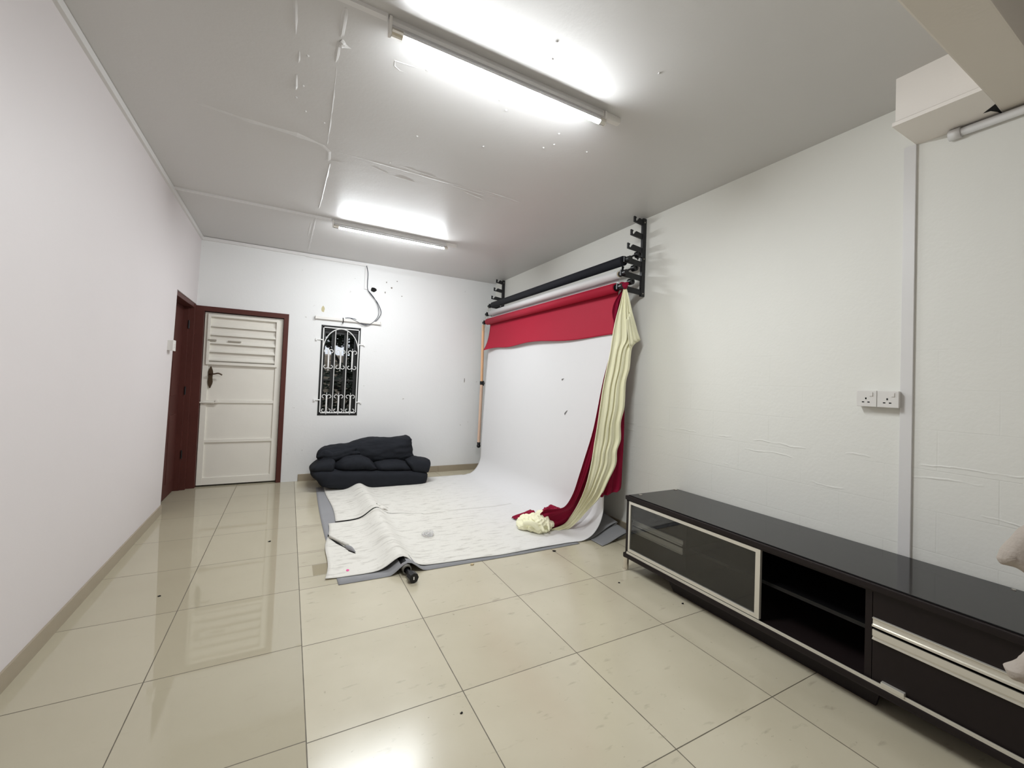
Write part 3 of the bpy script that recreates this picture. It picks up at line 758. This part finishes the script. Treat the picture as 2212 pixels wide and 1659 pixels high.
# loose folds of the grey paper at its right end
b = NB()
for off, hgt, x0, x1, yy in ((0, .17, 2.30, 2.735, 3.05), (.0, .10, 2.34, 2.735, 2.90)):
    rows = []
    for j in range(13):
        f = j / 12; row = []
        y = yy - .22 * (1 - f) + .38 * f
        for k in range(26):
            q = k / 25
            th = q * PI * 1.35
            x = x0 + (x1 - x0) * min(1, q * 1.35) if q < .74 else x1 - (q - .74) * (x1 - x0) * 1.1
            z = .006 + hgt * (.55 + .45 * f) * (math.sin(min(1, q / .74) * PI / 2) ** 2.2 if q < .74 else max(.02, 1 - (q - .74) * 3.4))
            row.append((x - (1 - f) * .06 * q, y + .10 * q - (.05 * q * q), max(.006, z)))
        rows.append(row)
    grid(b, rows)
thicken(b, .0012); obj('folded_end', b, M['grey'], g, smooth=True)
b = NB(); ring_tube(b, (.758, 2.86, .040), (.775, 5.15, .040), .034, .026, 26); obj('core_tube', b, M['blackp'], g, smooth=False)
b = NB(); ring_tube(b, (.758, 2.80, .036), (.758, 2.87, .038), .030, .023, 26); obj('core_end_ring', b, mat('grey_ring', srgb(105, 103, 96), .5), g)
b = NB(); tube(b, [(.758, 2.84, .036), (.762, 2.77, .030)], .014, 14); tube(b, [(.762, 2.775, .030), (.768, 2.70, .030)], .018, 12)
tube(b, [(.765, 2.725, .032), (.772, 2.675, .032)], .032, 8); obj('core_plug', b, M['blackp'], g)
b = NB(); box(b, (.766, 2.671, .024), (.773, 2.676, .042)); obj('plug_slot', b, M['plast'], g)['label'] = 'pale slot in the black plug'

# ---- pole hanging beyond the rolls
p = thing('hanging_pole', 'thin peach pole hanging upright beside the far edge of the backdrop', 'pole', (2.46, 5.56, .4))
pt, pm_, pb = at(1044, 702, 1, 5.60), at(1040.5, 828, 1, 5.60), at(1034, 958, 1, 5.60)
b = NB(); tube(b, [pt, pm_], .020, 12); obj('upper_tube', b, M['peach'], p)
b = NB(); tube(b, [pm_, pb], .022, 12); obj('lower_tube', b, M['peachp'], p)
b = NB(); tube(b, [pm_ + Vector((0, 0, .03)), pm_ - Vector((0, 0, .02))], .028, 12); tube(b, [pm_, pm_ + Vector((.03, -.03, .0))], .016, 8); tube(b, [pm_ + Vector((.02, -.02, -.035)), pm_ + Vector((.02, -.02, .035))], .010, 8); obj('clamp', b, M['blackp'], p)
b = NB(); tube(b, [pb + Vector((0, 0, .02)), pb - Vector((0, 0, .03))], .025, 12, radii=[.025, .022])
r = bmesh.ops.create_uvsphere(b, u_segments=14, v_segments=8, radius=.029)
for v in r['verts']: v.co += pb - Vector((0, 0, .035))
obj('end_knob', b, M['blackp'], p, smooth=True)

# ================================================================ CLOTHS
def drape(bm, rows, folds, amp, yo, nx=56, sub=5, taper=6, ph=0):
    L = catmull([(l[0], l[1], 0) for l, r, y in rows], sub); R_ = catmull([(r[0], r[1], 0) for l, r, y in rows], sub); Y = catmull([(y, 0, 0) for l, r, y in rows], sub)
    G = []
    n = len(L)
    for i in range(n):
        y = Y[i].x + yo; row = []
        a = at(L[i].x, L[i].y, 1, y); c = at(R_[i].x, R_[i].y, 1, y)
        wd = (c - a).length
        am = min(amp, wd * .09)
        fi = i / n
        for k in range(nx + 1):
            q = k / nx
            qq = q + .05 * math.sin(q * 9 + fi * 3 + ph) * math.sin(q * PI)
            s = math.sin(qq * folds * 2 * PI + ph + fi * 1.4) + .5 * math.sin(qq * folds * 3.7 * PI + ph * 2 - fi * 2.0)
            s *= (.75 + .5 * noise.noise(Vector((q * 4, fi * 3, ph))))
            row.append(a.lerp(c, q) + Vector((-.25, -1, 0)).normalized() * am * s)
        G.append(row)
    grid(bm, G)
b = NB()
cream_rows = [((1347, 622), (1353, 621), 2.69), ((1340, 650), (1359, 642), 2.685), ((1331, 680), (1367, 676), 2.685), ((1325, 705), (1376, 708), 2.69), ((1320, 735), (1380.5, 733), 2.69), ((1316, 762), (1366, 752), 2.69), ((1308, 800), (1361, 795), 2.70),
    ((1300, 840), (1353, 826), 2.705), ((1294, 880), (1350, 878), 2.71), ((1288, 922), (1342, 913), 2.72), ((1283, 952), (1342, 949), 2.73), ((1279, 980), (1334, 974), 2.73), ((1275, 1004), (1332, 1003), 2.735), ((1268, 1035), (1317, 1035), 2.745),
    ((1260, 1060), (1298, 1073), 2.78), ((1248, 1088), (1270, 1103), 2.87), ((1234, 1112), (1243, 1132), 3.0), ((1218, 1132), (1222, 1146), 3.10), ((1190, 1143), (1192, 1151), 3.13)]
drape(b, cream_rows, 4.5, .0125, 0, ph=.6)
cd = tag(obj('cream_cloth', thicken(b, .002), M['cream'], smooth=True), 'cream cloth hanging in folds from the lowest hook, its end knotted on the floor', 'cloth')
# the hem corner that sticks out near the top
b = NB(); rows = []
for k in range(9):
    f = k / 8; a = at(1352 + 6 * f, 690 + 62 * f, 1, 2.68); c = at(1362 + 20 * f, 672 + 62 * f, 1, 2.68)
    rows.append([a.lerp(c, q / 10) + Vector((0, -.010 * math.sin(q * 1.9 + f), -.010 * math.sin(q * .9) * f)) for q in range(11)])
grid(b, rows); obj('hem_corner', thicken(b, .002), M['cream'], cd, smooth=True)
def knot(bm, c, size, n, seed, r=.03):
    rnd = random.Random(seed); c = Vector(c)
    for k in range(n):
        P = []; a0 = rnd.uniform(0, 6.28); inc = rnd.uniform(-1, 1); cc = c + Vector((rnd.uniform(-1, 1) * size[0] * .45, rnd.uniform(-1, 1) * size[1] * .4, rnd.uniform(-.2, .3) * size[2]))
        for j in range(12):
            a = a0 + j * .42; q = Vector((math.cos(a) * size[0] * .5, math.sin(a) * size[1] * .45, math.sin(a * 1.3 + inc) * size[2] * .5))
            p = cc + q; p.z = max(r * .9 + .012, p.z); P.append(p)
        rr_ = r * rnd.uniform(.7, 1.2)
        tube(bm, P, rr_, 10, radii=[rr_ * (.6 + .5 * math.sin(PI * (j + 1) / 13)) for j in range(12)], squash=.55)
def crumple(bm, c, size, seed, amp, freq):
    r = bmesh.ops.create_icosphere(bm, subdivisions=6, radius=1); sv = Vector((seed, seed * 2.3, 1.1))
    for v in r['verts']:
        d = v.co.normalized()
        w = d + .45 * Vector((noise.noise(d * 1.8 + sv), noise.noise(d * 1.8 + sv * 2), noise.noise(d * 1.8 - sv)))
        k = 1 + .25 * noise.noise(d * 1.5 + sv)
        f = (1 - abs(noise.noise(w * freq + sv)) * 2.4) * .65 + (1 - abs(noise.noise(w * freq * 2.2 - sv)) * 2.2) * .35
        p = Vector((d.x * size[0], d.y * size[1], d.z * size[2])) * k + d * amp * f + Vector(c)
        p.z = max(p.z, .012); v.co = p
b = NB(); kc = at(1162, 1134, 2, .05)
crumple(b, kc + Vector((0, 0, .010)), (.115, .12, .075), 3.1, .030, 2.3)
crumple(b, at(1136, 1130, 2, .05) + Vector((0, 0, 0)), (.075, .085, .055), 7.7, .024, 2.2)
crumple(b, at(1168, 1112, 2, .11), (.035, .05, .035), 5.2, .014, 2.0)
for k, (p, q, w) in enumerate((((1140, 1116), (1175, 1148), .11), ((1172, 1108), (1186, 1146), .12), ((1130, 1130), (1165, 1146), .09))):
    A, Bq = at(*p, 2, w), at(*q, 2, .05); md = (A + Bq) / 2 + Vector((0, -.02, .035))
    tube(b, catmull([A, md, Bq], 8), .02, 12, radii=[.012 + .014 * math.sin(PI * (j + .5) / 17) for j in range(17)], squash=.6)
b = remesh(b, .0055, 1)
obj('knotted_end', b, M['cream'], cd, smooth=True)

b = NB()
burg_rows = [((1344, 625), (1353, 624), 2.73), ((1328, 650), (1347, 650), 2.73), ((1322, 670), (1345, 672), 2.735), ((1323, 685), (1338, 690), 2.735), ((1326, 705), (1337, 705), 2.735), ((1318, 760), (1330, 760), 2.735), ((1309, 795), (1325, 795), 2.735), ((1300, 832), (1320, 830), 2.74), ((1281, 926), (1310, 926), 2.75),
    ((1260, 995), (1300, 995), 2.78), ((1251, 1024), (1292, 1024), 2.81), ((1237, 1066), (1272, 1068), 2.88), ((1219, 1094), (1262, 1096), 2.96), ((1197, 1099), (1244, 1118), 3.05), ((1178, 1100), (1216, 1139), 3.12), ((1166, 1110), (1192, 1147), 3.14)]
drape(b, burg_rows, 2.5, .014, .012, ph=1.9)
back_rows = [((1325, 690), (1345, 690), 2.735), ((1318, 800), (1348, 800), 2.735), ((1310, 880), (1347.5, 885), 2.74), ((1305, 950), (1346, 950), 2.75), ((1300, 1010), (1343, 1010), 2.755), ((1295, 1060), (1341, 1052), 2.76), ((1297, 1074), (1335, 1061), 2.76)]
drape(b, back_rows, 2.2, .014, .025, ph=.3)
bd = tag(obj('burgundy_cloth', thicken(b, .002), M['burg'], smooth=True), 'burgundy cloth hanging behind the cream one and trailing on the white paper', 'cloth')
b = NB(); crumple(b, at(1192, 1116, 2, .06), (.11, .10, .075), 9.4, .028, 2.0); b = remesh(b, .007, 1); obj('gathered_end', b, M['burg'], bd, smooth=True)
b = NB()
A = at(1108, 1113, 2, .05); Bq = at(1150, 1108, 2, .08)
rows = []
for k in range(12):
    f = k / 11; pc = A.lerp(Bq, f); w = .028 + .06 * f
    rows.append([pc + Vector((0, w * s, max(-pc.z + .012, (.05 * f + .012) * (1 - s * s) - .03 + .008 * math.sin(s * 6 + f * 4)))) for s in [q / 6 - 1 for q in range(13)]])
grid(b, rows); obj('pointed_tail', thicken(b, .003), M['burg'], bd, smooth=True)
b = NB(); knot(b, Vector((HXS[5] + .02, 2.715, 2.185)), (.045, .05, .045), 5, 3, .016); b = remesh(b, .006, 2); wrinkle(b, .003, 40, 1); obj('hook_loop', b, M['burg'], bd, smooth=True)

# ================================================================ FLOOR SOFA
Z3 = lambda x, y, yy: at(640 + x * .14467, 920 + y * .14467, 1, yy)
def pillow(pts, yf, yb, ex=2.6, n=72, rings=14, spine=.25):
    P3 = [Z3(x, y, yf) for x, y in pts]; P = [Vector((p.x, p.z)) for p in P3]
    # resample closed outline with rounding
    Q = []
    for i in range(len(P)):
        p0, p1, p2 = P[i - 1], P[i], P[(i + 1) % len(P)]
        Q += [p1.lerp(p0, .22), p1.lerp(p0, .08).lerp(p1.lerp(p2, .08), .5), p1.lerp(p2, .22)]
    tot = [0]
    for a, c in zip(Q, Q[1:] + Q[:1]): tot.append(tot[-1] + (c - a).length)
    S = []
    for k in range(n):
        d = tot[-1] * k / n; i = max(j for j in range(len(Q)) if tot[j] <= d)
        f = (d - tot[i]) / max(1e-9, tot[i + 1] - tot[i]); S.append(Q[i].lerp(Q[(i + 1) % len(Q)], f))
    xs_ = [s.x for s in S]; x0, x1 = min(xs_), max(xs_); m_ = (x1 - x0) * spine
    def mid(x):
        zs = sorted(s.y for s in S if abs(s.x - x) < (x1 - x0) * .12); return (zs[0] + zs[-1]) / 2
    bm = NB(); yc, T = (yf + yb) / 2, (yb - yf) / 2; R_ = []
    cen = [Vector((min(max(s.x, x0 + m_), x1 - m_), 0)) for s in S]
    for c in cen: c.y = mid(c.x)
    for k in range(-rings, rings + 1):
        a = k / rings * PI / 2 * .97
        sc = abs(math.cos(a)) ** (2 / ex); yy = yc + T * math.copysign(abs(math.sin(a)) ** (2 / ex), k)
        R_.append([bm.verts.new((c.x + (s.x - c.x) * sc, yy, c.y + (s.y - c.y) * sc)) for s, c in zip(S, cen)])
    for a, c in zip(R_, R_[1:]):
        for k in range(n): bm.faces.new((a[k], a[(k + 1) % n], c[(k + 1) % n], c[k]))
    bm.faces.new(R_[0]); bm.faces.new(R_[-1][::-1])
    return bm
sf = thing('floor_sofa', 'slumped black canvas floor sofa on the far corner of the paper', 'sofa', (1.0, 5.4, 0))
def sp(name, pts, yf, yb, amp=.010, sc=7, seed=0, ex=2.6, st=(1, 1, 1), spine=.25):
    bm = pillow(pts, yf, yb, ex, spine=spine); bm = remesh(bm, .014, 3); wrinkle(bm, amp, sc, seed, st); wrinkle(bm, amp * .35, sc * 3, seed + 9, st)
    for v in bm.verts:
        if v.co.y > YB - .02: v.co.y = YB - .02
        fl = .010 + bumpz(v.co.x, v.co.y) if v.co.x > .42 else .004
        if v.co.z < fl: v.co.z = fl + .001
    return obj(name, bm, M['bag'], sf, smooth=True)
sp('seat_base', [(200, 700), (225, 775), (330, 850), (355, 935), (700, 975), (1100, 970), (1500, 945), (1975, 895), (2005, 715), (1780, 680), (1300, 690), (700, 690), (330, 660)], 5.14, 5.70, .006, 6, 1, 5.0, spine=.15)
sp('seat_cushion', [(560, 700), (585, 600), (700, 500), (850, 455), (1000, 465), (1110, 520), (1210, 620), (1300, 700)], 5.19, 5.55, .012, 6, 3, 2.3)
sp('seat_cushion', [(1180, 700), (1190, 580), (1350, 540), (1520, 530), (1660, 560), (1750, 640), (1790, 700)], 5.19, 5.55, .010, 6, 5, 2.3)
sp('armrest', [(205, 705), (225, 660), (300, 600), (380, 550), (560, 520), (600, 560), (570, 720)], 5.16, 5.55, .006, 7, 7, 3.0)
sp('armrest', [(1660, 540), (1790, 490), (1950, 522), (2032, 518), (2036, 600), (2005, 730), (1760, 720)], 5.16, 5.55, .006, 7, 8, 3.0)
sp('backrest', [(370, 565), (290, 467), (350, 398), (410, 358), (600, 325), (800, 300), (910, 258), (1130, 205), (1330, 203), (1560, 198), (1640, 180), (1700, 148), (1738, 190), (1755, 300), (1768, 430), (1800, 500), (1650, 570), (1170, 580), (900, 560), (600, 560)], 5.34, 5.66, .016, 5, 11, 2.8, (.6, 1, 1.9), spine=.18)
b = NB()
for off, (pts) in enumerate((((330, 540), (420, 500), (560, 480), (800, 415), (960, 400)), ((310, 470), (400, 430), (500, 450), (700, 400), (900, 330)), ((370, 410), (450, 400), (560, 440), (820, 380)))):
    P = catmull([Z3(x, y, 5.335) for x, y in pts], 6); tube(b, P, .02, 8, radii=[.012 + .022 * math.sin(PI * (k + .5) / (len(P) + 1)) for k in range(len(P))])
b = remesh(b, .010, 3); wrinkle(b, .005, 16, 2); obj('gathered_folds', b, M['bag'], sf, smooth=True)

# ================================================================ MEDIA CABINET
cb = thing('media_cabinet', 'long low dark wooden media cabinet with glass sliding door and aluminium trim', 'cabinet', (2.48, 1.33, 0))
CX, CB, Y0, Y1 = 2.212, 2.742, .372, 2.290
b = NB(); box(b, (CX - .006, Y0 - .012, .504), (CB, Y1 + .006, .532), .006)
obj('top_board', b, M['cab'], cb)
b = NB(); box(b, (CX + .012, Y0, .5322), (CB - .012, Y1 - .012, .5375), .002); gt = obj('glass_top', b, M['cabtop'], cb)
for x, y in ((2.305, 2.245), (2.695, 2.262), (2.705, .545), (2.31, .43)):
    b = NB(); tube(b, [(x, y, .537), (x, y, .5405)], .013 if y > 1 else .007, 18); obj('mirror_nail', b, M['chrome'], gt)
b = NB()
box(b, (CX - .008, Y0 - .012, .088), (CB, Y1 + .010, .120), .008)      # bottom board
box(b, (CX + .004, Y1 - .022, .118), (CB - .01, Y1 - .002, .506)); box(b, (CX + .004, Y0, .118), (CB - .01, Y0 + .02, .506))
box(b, (CX + .012, .838, .118), (CB - .01, .862, .506)); box(b, (CX + .045, 1.800, .118), (CB - .01, 1.822, .506))
box(b, (CB - .02, Y0, .10), (CB - .006, Y1, .51))
box(b, (CX + .02, .86, .118), (CB - .01, Y1 - .02, .130))
box(b, (CX + .004, Y0, .496), (CX + .03, Y1, .506))
obj('carcass', b, M['cab'], cb)
b = NB(); box(b, (CX + .075, .862, .300), (CB - .02, 1.80, .318)); obj('shelf', b, M['cabshade'], cb)
def drawer(y0, y1, z0, z1, x, top):
    b = NB(); box(b, (x, y0, z0), (x + .018, y1, z1), .002); d = obj('drawer', b, M['cab'], cb)
    b = NB()
    if top: P = [(x, z0), (x - .012, z0), (x - .012, z0 + .008), (x - .004, z0 + .010), (x - .003, z0 + .028), (x - .009, z0 + .033), (x - .009, z0 + .036), (x, z0 + .037)]
    else: P = [(x, z1), (x - .007, z1), (x - .007, z1 - .026), (x - .002, z1 - .029), (x - .002, z1 - .034), (x - .009, z1 - .037), (x - .009, z1 - .041), (x, z1 - .042)]
    prism(b, [(px, y0 + .002, pz) for px, pz in P], (0, y1 - y0 - .004, 0)); obj('handle', b, M['alu'], d)
drawer(.392, .836, .354, .496, CX + .012, True); drawer(.392, .836, .122, .341, CX + .012, False)
drawer(1.824, 2.266, .321, .494, CX + .052, True); drawer(1.824, 2.266, .130, .309, CX + .052, False)
# sliding door
b = NB(); dy0, dy1, dz0, dz1, dx = 1.308, 2.262, .138, .497, CX + .000
for q in ((dy0, dz0, dy0 + .026, dz1), (dy1 - .016, dz0, dy1, dz1), (dy0 + .0255, dz0, dy1 - .0155, dz0 + .020), (dy0 + .0255, dz1 - .020, dy1 - .0155, dz1)): box(b, (dx, q[0], q[1]), (dx + .018, q[2], q[3]), .0015)
sd = obj('sliding_door', b, M['alu'], cb)
b = NB(); box(b, (dx + .007, dy0 + .02, dz0 + .015), (dx + .011, dy1 - .01, dz1 - .015)); obj('door_glass', b, M['smoked'], sd)
b = NB(); box(b, (CX - .004, Y0, .1205), (CX + .014, Y1 - .02, .1275)); box(b, (CX - .002, Y0, .128), (CX + .002, Y1 - .02, .1345)); obj('door_rail', b, M['alu'], cb)
b = NB(); box(b, (CX - .006, .725, .128), (CX + .012, .80, .146), .002); obj('rail_stop', b, M['alu'], cb)
b = NB(); prism(b, [(CX + .062, .82, .09), (CX + .062, .84, .0), (CX + .062, 1.90, .0), (CX + .062, 1.98, .09)], (.02, 0, 0)); prism(b, [(CB - .08, .82, .09), (CB - .08, .84, .0), (CB - .08, 1.90, .0), (CB - .08, 1.98, .09)], (.02, 0, 0))
obj('plinth', b, M['cab'], cb)
for x in (CX + .012, CB - .035):
    for y in (Y1 - .004, Y0 + .02):
        b = NB(); tube(b, [(x, y, 0), (x, y, .088)], .020, 16); ring_tube(b, (x, y, .0), (x, y, .006), .022, .010, 16); obj('leg', b, M['chrome'], cb, smooth=False)

# ================================================================ SMALL THINGS
def socket(y0, label):
    t = thing('power_socket', label, 'socket', (XR, y0 + .045, 1.31), 'three-pin sockets on the block wall')
    z0, z1 = 1.268, 1.354
    b = NB(); box(b, (XR - .036, y0 + .002, z0 + .001), (XR + .001, y0 + .086, z1 - .001), .003); obj('back_box', b, M['plast'], t)
    b = NB(); box(b, (XR - .044, y0, z0), (XR - .035, y0 + .088, z1), .003); obj('face_plate', b, M['plast'], t)
    b = NB(); box(b, (XR - .048, y0 + .016, z1 - .030), (XR - .043, y0 + .030, z1 - .010), .001); obj('rocker_switch', b, M['plast'], t)
    b = NB(); yc = y0 + .046
    box(b, (XR - .0446, yc - .003, z0 + .038), (XR - .043, yc + .003, z0 + .048))
    for s in (-1, 1): box(b, (XR - .0446, yc + s * .012 - .005, z0 + .021), (XR - .043, yc + s * .012 + .005, z0 + .0265))
    obj('pin_holes', b, M['dark'], t); return t
socket(1.022, 'white three-pin socket farther from the upright trunking'); socket(.932, 'white three-pin socket next to the upright trunking')
t = thing('light_switch', 'white surface light switch beside the brown doorway', 'switch', (xl(4.7, 1.53), 4.70, 1.53))
b = NB(); xw = xl(4.7, 1.53); box(b, (xw - .004, 4.655, 1.488), (xw + .034, 4.745, 1.578), .003); obj('back_box', b, M['plast'], t)
b = NB(); box(b, (xw + .033, 4.652, 1.485), (xw + .042, 4.748, 1.581), .003); obj('face_plate', b, M['plast'], t)
b = NB(); box(b, (xw + .041, 4.690, 1.515), (xw + .047, 4.710, 1.550), .002); obj('rocker_switch', b, M['plast'], t)

t = thing('bare_batten', 'white light batten without its tube above the barred window', 'light', (.65, YB, 2.06))
b = NB(); pa, pb = at(681, 685, 1, YB - .02), at(823, 698, 1, YB - .02); box(b, (pa.x, YB - .032, pa.z - .017), (pb.x, YB + .001, pa.z + .017), .003); ho = obj('housing', b, M['plast'], t)
for xx in (pa.x, pb.x - .012):
    b = NB(); box(b, (xx, YB - .045, pa.z - .02), (xx + .012, YB, pa.z + .02), .002); obj('lamp_holder', b, M['plast'], t)
b = NB(); q = at(741, 690, 1, YB - .03); tube(b, catmull([q + Vector((0, 0, .02)), q + Vector((.004, -.008, -.02)), q + Vector((-.003, -.006, -.055))], 5), .006, 8); obj('loose_wire_end', b, M['blackp'], t)
b = NB()
K = lambda pts, o: catmull([at(u, v, 1, YB - o) for u, v in pts], 7)
tube(b, K([(792, 574), (795, 590), (794, 610), (795, 627), (806, 642), (816, 655), (823, 672), (821, 682), (812, 693), (797, 701), (783, 699), (768, 690), (756, 687), (746, 687)], .026), .0048, 6)
tube(b, K([(795, 627), (808, 643), (816, 660), (818, 678), (812, 690), (800, 700), (786, 702), (772, 695), (758, 688)], .034), .0035, 6)
tag(obj('loose_cable', b, M['wire'], smooth=True), 'grey cable looping from the trunking down to the bare batten', 'cable')

# crumpled clear wrapper
b = NB(); r = bmesh.ops.create_icosphere(b, subdivisions=4, radius=1)
c = onpaper(924, 1157, .018)
for v in b.verts:
    n_ = v.co.normalized(); k = 1 + .45 * noise.noise(n_ * 2.6 + Vector((3, 1, 7))) + .25 * abs(noise.noise(n_ * 6)); v.co = Vector((n_.x * .045 * k, n_.y * .035 * k, max(-.016, n_.z * .024 * k))) + c
tag(obj('plastic_wrapper', b, M['clear']), 'crumpled clear plastic wrapper lying on the white paper', 'wrapper')
def debris(u, v, s, label, m, seed):
    b = NB(); bmesh.ops.create_icosphere(b, subdivisions=2, radius=1); c = at(u, v, 2, .004)
    for w in b.verts:
        k = 1 + .6 * noise.noise(w.co * 2 + Vector((seed, 0, 0))); w.co = Vector((w.co.x * s * k, w.co.y * s * .7 * k, w.co.z * s * .35 * k + s * .3)) + Vector((c.x, c.y, .0005))
    tag(obj('litter_crumb', b, m), label, 'litter', 'bits of litter on the tiles', kind='thing')
debris(1197, 1190, .014, 'dark crumb by the front edge of the paper, straight below the knotted cloth', M['bark'], 1)
debris(1020, 1219, .014, 'pale scrap at the front edge of the paper', M['card'], 4)
debris(1337, 1258, .007, 'dark speck on the tiles below the cabinet leg', M['dark'], 7)
debris(1475, 1303, .008, 'dark speck on the tiles in front of the cabinet plinth', M['dark'], 9)
debris(582, 1169, .010, 'dark speck on the tiles before the white door', M['dark'], 11)
debris(344, 1287, .008, 'dark crumb on the tiles nearest the smooth wall', M['dark'], 13)
debris(997, 1539, .006, 'dark speck on the near middle tiles', M['dark'], 15)

# beige cloth reaching in at the frame edge
cl = thing('beige_cloth', 'beige cloth bundle reaching in front of the cabinet near the frame edge', 'cloth', (1.55, .18, .0))
XC = 1.45
def lobe(name, pts, dep, seed):
    P = [at(u, v, 0, XC) for u, v in pts]; bm = NB(); c = sum(P, Vector()) / len(P)
    for p in P: p.z = max(p.z, .01)
    Q = catmull(P + [P[0]], 5)[:-1]; R_ = []
    for k in range(-8, 9):
        a = k / 8 * PI / 2 * .96; R_.append([bm.verts.new(c + (q - c) * math.cos(a) ** .8 + Vector((dep * math.sin(a), 0, 0))) for q in Q])
    for a, d in zip(R_, R_[1:]):
        for k in range(len(Q)): bm.faces.new((a[k], a[(k + 1) % len(Q)], d[(k + 1) % len(Q)], d[k]))
    bm.faces.new(R_[0]); bm.faces.new(R_[-1][::-1])
    wrinkle(bm, .003, 18, seed); return obj(name, bm, M['fabric'], cl, smooth=True)
lobe('upper_fold', [(2157, 1202), (2165, 1182), (2185, 1160), (2205, 1140), (2260, 1120), (2320, 1180), (2320, 1270), (2260, 1262), (2205, 1228), (2180, 1219), (2165, 1214)], .05, 1)
lobe('lower_fold', [(2171, 1433), (2195, 1424), (2225, 1400), (2290, 1380), (2320, 1440), (2310, 1500), (2260, 1492), (2212, 1468), (2188, 1459), (2178, 1448)], .05, 5)
lobe('hanging_body', [(2250, 1180), (2320, 1150), (2370, 1250), (2380, 1450), (2380, 1900), (2330, 2000), (2290, 1700), (2262, 1450), (2256, 1300)], .08, 9)

# ================================================================ LIGHT AND LOOK
wd = bpy.data.worlds.new('sky'); bpy.context.scene.world = wd; wd.use_nodes = True
n, l = wd.node_tree.nodes, wd.node_tree.links
bg = n['Background']; bg.inputs['Color'].default_value = (.86, .92, 1.0, 1); bg.inputs['Strength'].default_value = .9
sc = bpy.context.scene
sc.view_settings.view_transform = 'Standard'; sc.view_settings.look = 'None'; sc.view_settings.gamma = 1
sc.view_settings.use_curve_mapping = False
sc.view_settings.exposure = 0.0
